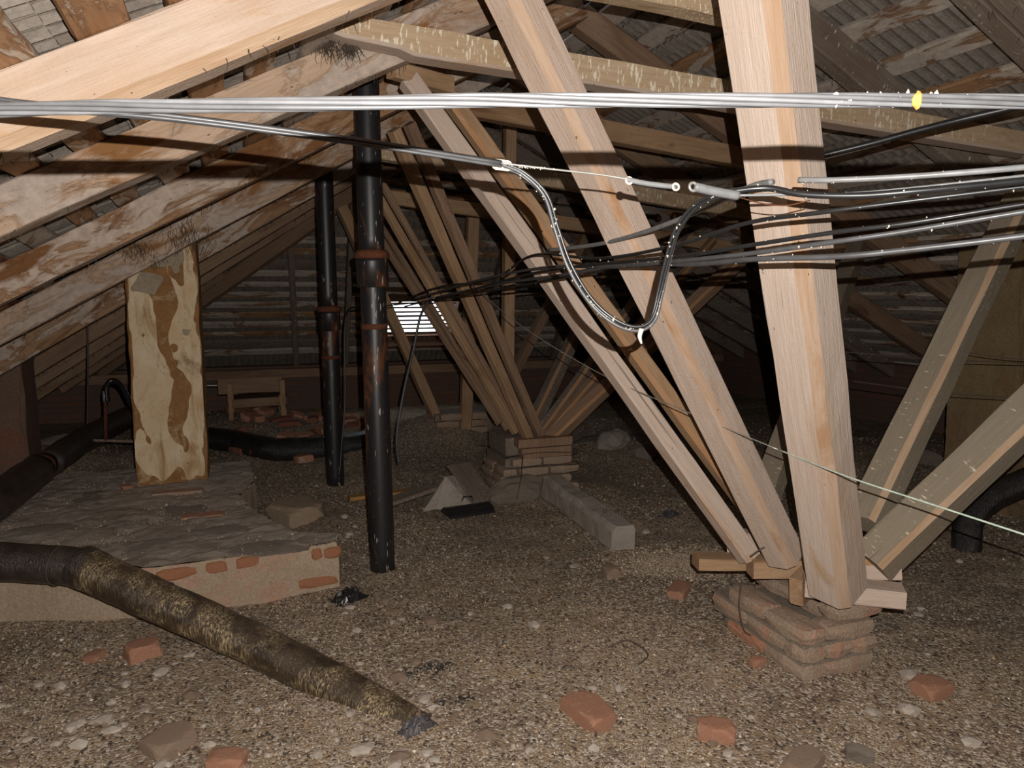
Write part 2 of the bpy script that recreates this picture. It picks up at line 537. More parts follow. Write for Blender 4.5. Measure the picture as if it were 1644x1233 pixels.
def lump_mesh(name, seed, rough=0.25, squash=0.7, mat=None, angular=False, sub=2):
    import bmesh
    bm = bmesh.new()
    bmesh.ops.create_icosphere(bm, subdivisions=sub, radius=1.0)
    for v in bm.verts:
        n = noise.noise(v.co * 1.1 + Vector((seed * 3.1, seed, 0)))
        n2 = noise.noise(v.co * 2.7 + Vector((seed, seed * 5.3, 2)))
        v.co *= 1 + rough * n + rough * 0.5 * n2
        if angular:
            for ax in range(3):
                v.co[ax] = max(-0.72, min(0.72, v.co[ax]))
        v.co.z *= squash
    me = bpy.data.meshes.new(name)
    bm.to_mesh(me)
    bm.free()
    if mat:
        me.materials.append(mat)
    return me

# ------------------------------------------------------------------ floor
MOUNDS = [(0.7, 8.0, 0.9, 0.16), (1.6, 7.7, 0.7, 0.10), (3.4, 6.4, 0.6, 0.10), (2.05, 7.7, 0.45, 0.22), (1.95, 3.35, 0.35, 0.05),
          (-0.2, 9.2, 1.0, 0.2), (5.5, 5.6, 0.8, 0.12), (4.2, 4.4, 0.6, 0.06), (2.6, 5.3, 0.4, 0.05), (1.2, 2.9, 0.5, 0.03),
          (-1.8, 7.4, 0.8, 0.25), (2.3, 2.55, 0.5, 0.02)]
def fz(x, y):
    h = 0.022 * noise.noise(Vector((x * 1.1, y * 1.1, 0))) + 0.012 * noise.noise(Vector((x * 3.7, y * 3.7, 4))) \
        + 0.006 * noise.noise(Vector((x * 11, y * 11, 8)))
    for mx, my, r, a in MOUNDS:
        d = ((x - mx) ** 2 + (y - my) ** 2) / (r * r)
        if d < 6:
            h += a * math.exp(-d)
    return h
def build_floor():
    xs = np.arange(-3.8, 7.85, 0.05)
    ys = np.arange(-1.7, 10.6, 0.05)
    vs_ = [(x, y, fz(x, y) + 0.004 * random.uniform(-1, 1)) for y in ys for x in xs]
    nx = len(xs)
    fs = [(j * nx + i, j * nx + i + 1, (j + 1) * nx + i + 1, (j + 1) * nx + i) for j in range(len(ys) - 1) for i in range(nx - 1)]
    o = mk('floor', vs_, fs, M['floor'], smooth=True)
    tag(o, 'uneven attic floor of brown earth, sand and grit', kind='structure')
build_floor()

PLINTH = [PZ(-120, 925, 0.25), PZ(60, 918, 0.25), PZ(233, 915, 0.25), PZ(400, 893, 0.25), PZ(543, 872, 0.25), PZ(548, 857, 0.25), PZ(473, 856, 0.25), PZ(430, 833, 0.25),
          PZ(399, 811, 0.25), PZ(388, 796, 0.25), Vector((0.05, 5.55, 0.25)), Vector((0.02, 6.25, 0.25)), Vector((-1.6, 6.25, 0.25)), Vector((-2.2, 5.2, 0.25)), Vector((-1.9, 4.3, 0.25))]
def in_plinth(x, y):
    c = False
    for a, b in zip(PLINTH, PLINTH[1:] + PLINTH[:1]):
        if (a.y > y) != (b.y > y) and x < (b.x - a.x) * (y - a.y) / (b.y - a.y) + a.x:
            c = not c
    return c
def build_grit(n=170000):
    r = np.exp(rng.uniform(math.log(1.3), math.log(9.5), n))
    a = np.radians(rng.uniform(-42, 42, n)) + YAW
    x, y = r * np.sin(a), r * np.cos(a)
    keep = (x > -3.3) & (x < 7.2) & (y < 10)
    x, y, r = x[keep], y[keep], r[keep]
    q = PZ(1085, 905, 0.0)
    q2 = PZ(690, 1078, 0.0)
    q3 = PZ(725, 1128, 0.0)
    e1 = rng.normal(0, 1, (7000, 2)) * (0.22, 0.16) + (q.x, q.y)
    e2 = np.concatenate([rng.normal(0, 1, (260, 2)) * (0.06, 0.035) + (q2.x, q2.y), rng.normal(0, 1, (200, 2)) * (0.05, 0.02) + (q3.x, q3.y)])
    patch = np.concatenate([np.zeros(len(x)), np.ones(len(e1)), np.full(len(e2), 2)])
    x = np.concatenate([x, e1[:, 0], e2[:, 0]]); y = np.concatenate([y, e1[:, 1], e2[:, 1]])
    r = np.hypot(x, y)
    n = len(x)
    z = np.array([fz(float(px), float(py)) for px, py in zip(x, y)])
    msk = np.array([noise.noise(Vector((px * 1.6, py * 1.6, 20))) + 0.5 * noise.noise(Vector((px * 5, py * 5, 30))) for px, py in zip(x, y)])
    keep = (msk + rng.uniform(-0.40, 0.42, n) > 0.02) | (patch > 0)
    x, y, r, z, patch = x[keep], y[keep], r[keep], z[keep], patch[keep]
    n = len(x)
    ins = np.array([in_plinth(float(px), float(py)) for px, py in zip(x, y)])
    z[ins] = 0.252
    s = rng.gamma(2.2, 0.0011, n) + 0.0016
    s = np.clip(s * (0.62 + 0.13 * r), 0.0018, 0.014)
    base = np.array([(1, 0, 0), (-1, 0, 0), (0, 1, 0), (0, -1, 0), (0, 0, 1), (0, 0, -1)], float)
    tri = np.array([(0, 2, 4), (2, 1, 4), (1, 3, 4), (3, 0, 4), (2, 0, 5), (1, 2, 5), (3, 1, 5), (0, 3, 5)])
    V = base[None] * (0.6 + 0.8 * rng.random((n, 6, 1))) + rng.uniform(-.3, .3, (n, 6, 3))
    V *= s[:, None, None]
    V[:, :, 2] *= 0.75
    V += np.stack([x, y, z + s * 0.25], 1)[:, None, :]
    faces = tri[None] + (np.arange(n) * 6)[:, None, None]
    me = bpy.data.meshes.new('loose_grit')
    me.vertices.add(n * 6)
    me.vertices.foreach_set('co', V.reshape(-1).astype(np.float32))
    me.loops.add(n * 24)
    me.loops.foreach_set('vertex_index', faces.reshape(-1).astype(np.int32))
    me.polygons.add(n * 8)
    me.polygons.foreach_set('loop_start', np.arange(0, n * 24, 3, dtype=np.int32))
    me.update(calc_edges=True)
    pal = np.array([(.29, .235, .185), (.34, .28, .225), (.245, .19, .145), (.42, .365, .30), (.31, .225, .165), (.17, .135, .11), (.58, .52, .45), (.33, .25, .16)])
    wt = np.array([.27, .2, .22, .07, .12, .05, .02, .05])
    c = pal[rng.choice(len(pal), n, p=wt / wt.sum())] * rng.uniform(0.75, 1.15, (n, 1)) * (1.20, 1.15, 1.08)
    c[patch == 1] *= 1.25
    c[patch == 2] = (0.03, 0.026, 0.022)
    ca = me.color_attributes.new('tone', 'FLOAT_COLOR', 'POINT')
    rgba = np.ones((n, 6, 4), np.float32)
    rgba[:, :, :3] = c[:, None, :]
    ca.data.foreach_set('color', rgba.reshape(-1))
    me.materials.append(M['grit'])
    o = bpy.data.objects.new('loose_grit', me)
    COL.objects.link(o)
    tag(o, 'loose grit and fine gravel strewn over the whole floor', 'gravel', kind='stuff')
build_grit()

# ------------------------------------------------------------------ walls
def wall(name, lo, hi, label, mat='wall'):
    o = box(name, lo, hi, M[mat], jit=0.0, bev=0.004)
    tag(o, label, kind='structure')
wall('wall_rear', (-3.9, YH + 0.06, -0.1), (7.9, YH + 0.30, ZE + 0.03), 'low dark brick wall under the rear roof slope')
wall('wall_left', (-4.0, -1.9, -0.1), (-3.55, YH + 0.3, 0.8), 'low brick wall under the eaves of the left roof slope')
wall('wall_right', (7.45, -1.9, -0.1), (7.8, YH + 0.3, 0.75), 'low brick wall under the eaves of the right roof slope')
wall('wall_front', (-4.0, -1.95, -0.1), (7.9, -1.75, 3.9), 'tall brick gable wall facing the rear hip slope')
pl = beam('trim_1', (-2.4, YH - 0.03, ZE - 0.06), (7.4, YH - 0.03, ZE - 0.06), 0.13, 0.12, M['old'], seed=90)
tag(pl, 'long brown wall plate beam lying on the rear wall', kind='structure')

# ------------------------------------------------------------------ roof slopes
TH = 0.17       # rafter depth
def batten(parent, fn, u0, u1, w, th, mat, seed, nrm, up_dir, seg=None):
    """board following fn(u) (centre line on rafter tops); nrm = outward normal, up_dir = along the slope"""
    L = abs(u1 - u0)
    seg = seg or max(4, int(L / 0.16))
    o0 = fn(u0)
    ax = (fn(u1) - o0).normalized()
    y = nrm.normalized()
    x = y.cross(ax).normalized()
    y = ax.cross(x)
    m = Matrix((x, y, ax)).transposed().to_4x4()
    m.translation = o0
    inv = m.inverted()
    vs_, fs = [], []
    for i in range(seg + 1):
        u = u0 + (u1 - u0) * i / seg
        c = inv @ fn(u)
        wl = w / 2 * (1 + 0.22 * noise.noise(Vector((seed * 3.3, u * 2.3, 1))) + 0.10 * noise.noise(Vector((seed, u * 8, 3))))
        wr = w / 2 * (1 + 0.22 * noise.noise(Vector((seed * 5.3, u * 2.1, 7))) + 0.10 * noise.noise(Vector((seed, u * 9, 9))))
        for px, py in ((wr - 0.006, 0), (wr, th * 0.4), (wr, th), (-wl, th), (-wl, th * 0.4), (-wl + 0.006, 0)):
            vs_.append((c.x + px, c.y + py, c.z))
    for i in range(seg):
        for j in range(6):
            k = (j + 1) % 6
            fs.append((i * 6 + j, i * 6 + k, (i + 1) * 6 + k, (i + 1) * 6 + j))
    fs.append(tuple(reversed(range(6)))); fs.append(tuple(range(seg * 6, seg * 6 + 6)))
    return mk('batten', vs_, fs, mat, m, parent)

TW, TLn, TC = 0.24, 0.37, 0.27
def tile_geo():
    xs = [0, .028, .045, .075, .108, .125, .155, .188, .205, .24]
    zs = [0, 0, .017, .017, 0, .017, .017, 0, .017, .017]
    xs = [i * 0.02 for i in range(13)]
    zs = [0.019 * math.sin(math.pi * (i % 4) / 4) ** 0.7 for i in range(13)]
    n = len(xs)
    V, Fc = [], []
    for yy, dz in ((0, 0.0), (TLn, 0.0)):
        for x, z in zip(xs, zs):
            V.append((x - TW / 2, yy, z + dz))
        for x, z in zip(xs, zs):
            V.append((x - TW / 2, yy, z + dz + 0.011))
    for i in range(n - 1):
        Fc.append((i, 2 * n + i, 2 * n + i + 1, i + 1))
        Fc.append((n + i, n + i + 1, 3 * n + i + 1, 3 * n + i))
        Fc.append((i, i + 1, n + i + 1, n + i))
        Fc.append((2 * n + i, 3 * n + i, 3 * n + i + 1, 2 * n + i + 1))
    Fc.append((0, n, 3 * n, 2 * n)); Fc.append((n - 1, 3 * n - 1, 4 * n - 1, 2 * n - 1))
    return V, Fc
TV, TF = tile_geo()
tile_mesh = bpy.data.meshes.new('roof_tile')
tile_mesh.from_pydata(TV, [], TF)
tile_mesh.materials.append(M['tile'])
tile_mesh.update()
def tile_field(parent, mats, limit=300):
    """mats: list of matrices; the nearest in view become single tiles, the rest one joined part"""
    def key(m):
        d = m.translation - CAM
        a = d.normalized().dot(FW)
        return d.length + (100 if a < 0.76 else 0)
    mats = sorted(mats, key=key)
    for m in mats[:limit]:
        o = bpy.data.objects.new('roof_tile', tile_mesh)
        COL.objects.link(o)
        place(o, m, parent)
    rest = mats[limit:]
    if rest:
        V0 = np.array(TV)
        n = len(V0)
        VV, FF = [], []
        for i, m in enumerate(rest):
            A = np.array(m)
            VV.append(V0 @ A[:3, :3].T + A[:3, 3])
            FF += [tuple(i * n + q for q in f) for f in TF]
        o = mk('roof_tiles', np.concatenate(VV), FF, M['tile'], None, parent)
        o['kind'] = 'stuff'

def slope(side):
    s = -1 if side == 'left' else 1
    zf = zl if side == 'left' else zr
    def surf(d, Y, lift):                      # d = horizontal distance from the ridge, lift = above rafter underside
        X = XR + s * d
        t = TL(Y) if side == 'left' else T
        nz = 1 / math.sqrt(1 + t * t)
        return Vector((X + s * lift * t * nz, Y, zf(X, Y) + lift * nz))
    def hipY(d):                               # last Y before the hip
        Y = 8.0
        for _ in range(12):
            Y = yh(zf(XR + s * d, Y))
        return Y
    # added unseen sheet above the tiles, stops sky light leaking through the gaps
    ds = np.linspace(-0.1, 5.75, 24)
    V, Fc = [], []
    NY = 14
    for d in ds:
        y1 = hipY(max(d, 0)) + 0.12
        for k in range(NY + 1):
            V.append(surf(d, -1.8 + (y1 + 1.8) * k / NY, TH + 0.14))
    for i in range(len(ds) - 1):
        for k in range(NY):
            Fc.append((i * (NY + 1) + k, i * (NY + 1) + k + 1, (i + 1) * (NY + 1) + k + 1, (i + 1) * (NY + 1) + k))
    root = mk('ceiling_' + side, V, Fc, M['membrane'])
    tag(root, 'tiled %s roof slope seen from below, boards across rafters' % side, kind='structure')
    per = 0.212 if side == 'left' else 0.275
    d, k = (0.20 if side == 'left' else 0.145), 0
    while d < 5.4:
        w = random.uniform(0.105, 0.15) if side == 'left' else random.uniform(0.095, 0.135)
        y1 = hipY(d)
        cuts = [-1.7]
        y = -1.7 + random.uniform(1.5, 3.0)
        while y < y1 - 0.6:
            cuts.append(y); y += random.uniform(2.6, 4.2)
        cuts.append(y1)
        for a, b in zip(cuts[:-1], cuts[1:]):
            t = TL((a + b) / 2) if side == 'left' else T
            nrm = Vector((s * t, 0, 1))
            mat = M['rust_batten'] if random.random() < (0.45 if side == 'left' else 0.2) or (side == 'left' and 2.0 < d < 2.8) else M['lime_batten']
            dj = random.uniform(-0.012, 0.012)
            batten(root, lambda u, dd=d + dj: surf(dd, u, TH), a + 0.004, b - 0.004, w, 0.035, mat, k * 7.7 + a, nrm, None)
        d += per; k += 1
    mats = []
    d = 0.02
    row = 0
    while d < 5.5:
        Y = -1.6 + (0.0 if row % 2 else TW / 2)
        y1 = hipY(d + 0.1)
        while Y < y1 + 0.1:
            t = TL(Y) if side == 'left' else T
            dn = Vector((s, 0, -t)).normalized()
            nr = Vector((s * t, 0, 1)).normalized()
            upd = -dn
            upd = (upd + nr * (-0.055)).normalized()
            nr2 = (nr - upd * nr.dot(upd)).normalized()
            xx = upd.cross(nr2)
            p = surf(d + TLn * 0.9, Y, TH + 0.052) + nr * random.uniform(-0.003, 0.004)
            mm = Matrix((xx, upd, nr2)).transposed().to_4x4()
            mm.translation = p
            mats.append(mm @ Matrix.Rotation(random.uniform(-0.012, 0.012), 4, 'Z'))
            Y += TW
        d += TC * 0.89; row += 1
    tile_field(root, mats)
    return root
slope('left'); slope('right')

# rear hip
VX0, VX1, VZ0, VZ1 = 1.70, 2.72, 0.83, 1.42
def hipx(z):
    Y = yh(z)
    return XR - (ZR - z) / TL(Y), XR + (ZR - z) / T
def rear():
    def P(x, z, lift):
        q = lift / math.sqrt(2)
        return Vector((x, yh(z) + q, z + q))
    V, Fc = [], []
    zs = list(np.linspace(ZE - 0.14, VZ0, 4)) + list(np.linspace(VZ0, VZ1, 4))[1:] + list(np.linspace(VZ1, ZR + 0.25, 10))[1:]
    for z in zs:
        a, b = hipx(min(z, ZR))
        for x in (a - 0.5, min(VX0, max(a - 0.4, VX0)), VX1, b + 0.5):
            V.append(P(x, z, TH + 0.13))
    for i in range(len(zs) - 1):
        for j in range(3):
            if j == 1 and VZ0 - 1e-6 <= zs[i] and zs[i + 1] <= VZ1 + 1e-6:
                continue
            Fc.append((i * 4 + j, i * 4 + j + 1, (i + 1) * 4 + j + 1, (i + 1) * 4 + j))
    root = mk('ceiling_rear', V, Fc, M['membrane'])  # added light-blocking sheet behind the tiles, open only at the vent
    tag(root, 'tiled rear hip slope with close horizontal battens', kind='structure')
    nrm = Vector((0, 1, 1))
    z = ZE + 0.10
    k = 0
    while z < ZR - 0.1:
        a, b = hipx(z)
        cuts = [(a, b)]
        if VZ0 - 0.03 < z < VZ1 + 0.03:
            cuts = [(a, VX0 - 0.02), (VX1 + 0.02, b)]
        for c0, c1 in cuts:
            mat = random.choice([M['lime_batten'], M['lime_batten'], M['grey_old'], M['rust_batten']])
            batten(root, lambda u, zz=z: P(u, zz, TH), c0 + 0.05, c1 - 0.05, random.uniform(0.06, 0.10), 0.03, mat, k * 3.1 + c0, nrm, None)
        z += 0.125; k += 1
    mats = []
    z = ZE - 0.20
    row = 0
    up0 = Vector((0, -1, 1)).normalized()
    nr = Vector((0, 1, 1)).normalized()
    while z < ZR:
        a, b = hipx(z)
        x = a - 0.1 + (0 if row % 2 else TW / 2)
        while x < b + 0.1:
            if not (VX0 - TW * 0.5 < x < VX1 + TW * 0.5 and VZ0 - 0.2 < z < VZ1 - 0.0):
                upd = (up0 - nr * 0.055).normalized()
                n2 = (nr - upd * nr.dot(upd)).normalized()
                mm = Matrix((upd.cross(n2), upd, n2)).transposed().to_4x4()
                mm.translation = P(x, z, TH + 0.05)
                mats.append(mm)
            x += TW
        z += TC * 0.707; row += 1
    tile_field(root, mats)
    # jack rafters under the rear slope
    for i, x in enumerate((-0.75, 0.55, 1.2, 3.1, 4.3, 5.4)):
        zt = ZR - 0.1
        zt = min(zt, ZR - (XR - x) * 0.66 if x < XR else ZR - (x - XR) * T) - 0.1
        o = beam('jack_rafter', P(x + 0.12, ZE + 0.02, TH / 2), P(x, zt, TH / 2), 0.07, TH - 0.02, M['grey_old'], (0, 1, 1), seed=200 + i)
        tag(o, 'dark thin jack rafter running up under the rear hip slope', 'rafter', 'jack rafters of the rear slope')
    # louvre
    lv = empty('roof_vent', P((VX0 + VX1) / 2, VZ0, TH))
    for nm, x0, z0, x1, z1 in (('frame_board', VX0 - 0.03, VZ0 - 0.05, VX0 - 0.03, VZ1 + 0.05), ('frame_board', VX1 + 0.03, VZ0 - 0.05, VX1 + 0.03, VZ1 + 0.05),
                               ('frame_board', VX0, VZ0 - 0.03, VX1, VZ0 - 0.03), ('frame_board', VX0, VZ1 + 0.03, VX1, VZ1 + 0.03)):
        beam(nm, P(x0, z0, TH + 0.02), P(x1, z1, TH + 0.02), 0.05, 0.24, M['dark_board'], (0, 1, 1), parent=lv, seed=3)
    for i in range(9):
        zz = VZ0 + 0.03 + i * 0.058
        beam('slat', P(VX0, zz, TH + 0.03), P(VX1, zz + random.uniform(-.004, .004), TH + 0.03), 0.036 + (0.02 if i == 5 else 0) * random.random(), 0.018, M['dark_board'], (0, 1, 1), parent=lv, seed=i + 5, roll=math.radians(20))
    tag(lv, 'slatted opening in the rear roof slope letting in white daylight', 'vent')
rear()

# ------------------------------------------------------------------ rafters
def lrafter(Yb, mat, label, w=0.12, group=None, d0=0.0, seed=0, dmax=None, slot=None, ch=(0.006,) * 4):
    Y = Yb - w / 2
    t = TL(Yb)
    nz = 1 / math.sqrt(1 + t * t)
    lift = TH / 2
    dmax = dmax or (ZR - 0.45) / t
    def c(d):
        X = XR - d
        return Vector((X - lift * t * nz, Y, ZR - d * t + lift * nz))
    o = beam('rafter', c(dmax), c(d0), w, TH, [M[mat], M[slot or mat]], (0, 0, 1), seed=seed, jit=0.005, ch=ch)
    return tag(o, label, 'rafter', group)
lrafter(1.3, 'lime_rafter', 'limed rafter of the left slope joined by the thick pale strut head above the cables', seed=1, d0=0.0)
lrafter(2.35, 'pine_rafter', 'broad pinkish sawn rafter of the left slope crossed by the shadows of the cables', w=0.125, seed=2, slot='dusty_edge', ch=(.006, .006, .03, .006))
lrafter(3.4, 'lime_rafter', 'pale limed rafter of the left slope with the flecked collar beam notched to it', seed=3)
lrafter(4.5, 'peel_rafter', 'brown-stained peeling rafter of the left slope passing in front of the stained chimney', seed=4)
lrafter(5.55, 'lime_rafter', 'limed rafter of the left slope touching the top of the stained chimney', seed=5)
lrafter(6.6, 'peel_rafter', 'limed rafter of the left slope just behind the stained chimney', seed=6)
lrafter(7.55, 'old', 'brown rafter of the left slope nearest the rear hip', seed=7)
for i, yb in enumerate((8.35, 9.1, 9.8)):
    z0 = ZE + YH - yb
    lrafter(yb, 'old', 'short brown rafter of the left slope ending against the hip rafter', d0=(ZR - z0) / TL(yb) + 0.05, group='short rafters by the hip', seed=8 + i, w=0.10)
lrafter(0.25, 'lime_rafter', 'limed rafter of the left slope closest to the front gable wall', seed=12)
def rrafter(Y, mat, label, w=0.12, group=None, d0=0.0, seed=0, off=0.0):
    nz = 1 / math.sqrt(1 + T * T)
    lift = TH / 2
    def c(d):
        return Vector((XR + d + lift * T * nz, Y, ZR - d * T + lift * nz + off))
    o = beam('rafter', c((ZR - 0.5) / T), c(d0), w, TH, M[mat], (0, 0, 1), seed=seed, jit=0.005)
    return tag(o, label, 'rafter', group)
rrafter(1.45, 'lime_rafter', 'greyish rafter of the right slope above the lowest dusty strut', seed=21)
rrafter(2.50, 'grey_old', 'dusty grey rafter of the right slope with a short timber beside it', seed=22, w=0.11)
rrafter(3.36, 'grey_old', 'grey rafter of the right slope crossing just above the flecked collar beam', seed=23, w=0.11)
rrafter(4.62, 'old', 'brown rafter of the right slope meeting the ridge beyond the flecked collar beam', seed=24, w=0.11)
rrafter(5.85, 'old', 'brown rafter of the right slope behind the ochre chimney', seed=25, w=0.10)
rrafter(6.9, 'grey_old', 'dim rafter of the right slope towards the rear hip', seed=26, w=0.10, group='dim right rafters')
rrafter(7.5, 'grey_old', 'dim rafter of the right slope towards the rear hip', seed=27, w=0.10, group='dim right rafters')
for i, Y in enumerate((8.3, 9.1, 9.8)):
    rrafter(Y, 'grey_old', 'short dim rafter of the right slope ending against the hip rafter', d0=(ZR - (ZE + YH - Y)) / T + 0.05, group='short right rafters', seed=28 + i, w=0.1)
rrafter(0.3, 'lime_rafter', 'greyish rafter of the right slope closest to the front gable wall', seed=33)
o = beam('rafter', (2.62, 2.36, zr(2.62, 0) + 0.05), (4.5, 2.34, zr(4.5, 0) + 0.03), 0.10, 0.13, M['grey_old'], (0, 0, 1), seed=34)
tag(o, 'shorter grey timber fixed alongside the dusty grey right rafter', 'rafter')
top = Vector((XR, yh(ZR), ZR + 0.02))
for s, lab in ((-1, 'left'), (1, 'right')):
    z = ZE
    end = Vector((hipx(z)[0 if s < 0 else 1], YH, z + 0.02))
    o = beam('hip_rafter', end, top, 0.10, 0.16, M['old'], (0, 0, 1), seed=40 + s)
    tag(o, 'dark hip rafter at the corner between rear slope and %s slope' % lab, 'rafter')
o = beam('ridge_board', (XR, -1.7, ZR + 0.19), (XR, yh(ZR) + 0.1, ZR + 0.19), 0.05, 0.14, M['old'], seed=44)
tag(o, 'dark ridge board where the two roof slopes meet', 'beam')

# ------------------------------------------------------------------ collar beams
def collar(pts, w, h, mat, label, seed, group=None):
    p0, p1 = pts
    o = beam('collar_beam', p0, p1, w, h, [M[mat], M[mat]], (0, 0, 1), seed=seed, jit=0.004, ch=(.006,) * 4)
    tag(o, label, 'beam', group)
    return o
# the near flecked collar: tapered left end
def flecked():
    a, b = PY(640, 68, 3.2), PY(1650, 235, 3.02)
    c = PY(505, 38, 3.2)
    m, L = axes(a, b, (0, 0, 1))
    H, W = 0.115, 0.11
    st = []
    ext = (c - a).length
    for u, top_, bot in ((-ext, 0.055, -0.005), (-ext * .66, .054, -0.030), (-ext * .33, .056, -0.035), (0, H / 2, -0.040), (0.06, H / 2, -H / 2)):
        st.append((u, top_, bot))
    n = 22
    for i in range(1, n + 1):
        st.append((0.06 + (L - 0.06) * i / n, H / 2 + 0.004 * noise.noise(Vector((i * .6, 0, 0))), -H / 2 + 0.004 * noise.noise(Vector((0, i * .6, 0)))))
    V, Fc, mi = [], [], []
    for u, t_, b_ in st:
        dx = 0.003 * noise.noise(Vector((u * 4, 3, 3)))
        V += [(-W / 2 + dx, t_, u), (-W / 2 + dx, b_ + 0.012, u), (-W / 2 + 0.012, b_, u), (W / 2, b_, u), (W / 2, t_, u)]
    for i in range(len(st) - 1):
        for j in range(5):
            k = (j + 1) % 5
            Fc.append((i * 5 + j, (i + 1) * 5 + j, (i + 1) * 5 + k, i * 5 + k))
            mi.append(1 if j in (1, 2) else 0)
    Fc.append((0, 1, 2, 3, 4)); mi.append(0)
    q = (len(st) - 1) * 5
    Fc.append((q + 4, q + 3, q + 2, q + 1, q)); mi.append(0)
    o = mk('collar_beam', V, Fc, [M['fleck'], M['pine']], m, mi=mi)
    tag(o, 'long collar beam spattered with pale flecks, tapering where it meets the left rafter', 'beam')
flecked()
collar((PY(820, -65, 2.62), PY(1235, 24, 2.64)), 0.10, 0.13, 'fleck', 'short stretch of brown collar beam above the flecked one, behind the thick pale strut', 61)
collar((PY(655, 152, 4.6), PY(1240, 262, 4.5)), 0.09, 0.13, 'pine_brown', 'brown collar beam under the flecked one, between the paired struts and the ridge', 62)
collar((PY(575, 238, 5.6), PY(1290, 355, 5.5)), 0.09, 0.12, 'fleck', 'spattered brown collar beam crossing behind the hanging cable loop', 63)
collar((PY(590, 312, 6.68), PY(1180, 398, 6.6)), 0.09, 0.12, 'pine_brown', 'reddish brown collar beam furthest from the cables', 64)

# ------------------------------------------------------------------ struts
def strut(p0, p1, w, h, mats, label, seed, roll=0.0, arris=0.006, upv=(0, 1, 0), group=None, jit=0.005, bend=0):
    m, L = axes(p0, p1, upv)
    m = m @ Matrix.Rotation(math.radians(roll), 4, 'Z')
    mid = (Vector(p0) + Vector(p1)) / 2
    to = (CAM - mid)
    ax, ay = m.col[0].to_3d(), m.col[1].to_3d()
    dots = [to.dot(ax * sx * w + ay * sy * h) for sx, sy in ((1, 1), (-1, 1), (-1, -1), (1, -1))]
    ch = [0.006] * 4
    ch[dots.index(max(dots))] = arris          # the waney corner
    o = beam('strut', p0, p1, w, h, [M[x] for x in mats], upv, math.radians(roll), ch, None, jit, seed, bend=bend)
    return tag(o, label, 'strut', group)
def to_left(p, q, dip=0.03):                   # carry the line p-q on to the left rafters
    t = 1.0
    for i in range(400):
        r = p + (q - p) * t
        g = zl(r.x, r.y) + dip - r.z
        if abs(g) < 0.004:
            break
        t += (0.004 if g > 0 else -0.004)
    return p + (q - p) * t
def to_right(p, q, dip=0.03):
    t = 1.0
    for i in range(900):
        r = p + (q - p) * t
        g = zr(r.x, r.y) + dip - r.z
        if abs(g) < 0.006:
            break
        t += (0.004 if g > 0 else -0.004)
    return p + (q - p) * t
def tb(p0, p1, w, h, mat, label, seed, upv=(0, 0, 1), roll=0, ch=(.006,) * 4):
    o = beam('timber_block', p0, p1, w, h, [M[mat], M['wane']], upv, math.radians(roll), ch, 4, 0.005, seed)
    return tag(o, label, 'timber')
# near pedestal, to the left slope
h1 = PY(655, 128, 3.50)
strut(PT(1203, 895, 3.45), h1, 0.085, 0.085, ('pine', 'wane'), 'pale front strut of the leaning pair on the near brick pier', 71, 8, 0.012)
strut(PT(1240, 868, 3.60), PY(722, 158, 3.70), 0.075, 0.085, ('pine_brown', 'wane'), 'browner strut right behind the pale one of the leaning pair on the near pier', 72, 5, 0.02)
h2 = PT(824, 0, 2.42)
f2 = PT(1262, 896, 3.27)
strut(f2, to_left(f2, h2), 0.125, 0.125, ('pine', 'wane_pale'), 'wide pinkish strut with a brown bark edge crossing the hanging cable loop', 73, 20, 0.026)
h3 = PT(1226, 0, 1.98)
f3 = PT(1345, 948, 3.02)
strut(f3, to_left(f3, h3), 0.165, 0.165, ('pine_post', 'wane_pale'), 'thick bright strut standing steeply on the near brick pier', 74, 14, 0.032)
tb(PY(628, 112, 3.44), PY(722, 138, 3.60), 0.07, 0.075, 'pine_brown', 'short head block joining the tops of the leaning pair under the rafter', 116)
# near pedestal, to the right slope
f4 = PT(1388, 842, 3.28)
strut(f4, PR(1668, 262), 0.135, 0.13, ('dusty', 'dusty_edge'), 'dusty grey strut rising to the right slope behind the thick bright strut', 75, 12, 0.022)
f5 = PT(1400, 905, 3.15)
e5 = PT(1700, 618, 3.10)
strut(f5, to_right(f5, e5), 0.155, 0.145, ('dusty', 'dusty_edge'), 'broad dusty strut leaning lowest over the floor from the near brick pier', 76, 20, 0.022)
strut(PT(1222, 815, 3.75), PR(1378, 392), 0.12, 0.12, ('dusty', 'dusty_edge'), 'grey strut half hidden behind the thick bright strut', 77, 10)
# far pedestal, left fan
FARL = [
    ((872, 712, 5.45), (657, 198, 4.62), 'old', 'dark-edged strut of the far fan, first beside the pale paired struts', 0.065),
    ((852, 712, 5.40), (632, 208, 4.55), 'pine_brown', 'straight light brown strut of the far fan with a notched end piece', 0.07),
    ((842, 702, 5.55), (600, 270, 5.62), 'old', 'purplish rough strut of the far fan behind the light brown one', 0.045),
    ((828, 694, 5.55), (592, 290, 5.55), 'pine_brown', 'slim light strut of the far fan crossing the cable bend', 0.055),
    ((815, 690, 5.65), (592, 330, 6.68), 'old', 'thin dark strut of the far fan ending low beside the bright vent', 0.04),
    ((803, 680, 5.65), (586, 345, 6.62), 'old', 'lowest strut of the far fan running just right of the bright vent', 0.05),
]
for i, (f, h, m, lab, w) in enumerate(FARL):
    strut(PY(*f), PY(*h), w, w, (m, m), lab, 80 + i, 15 + i * 4)
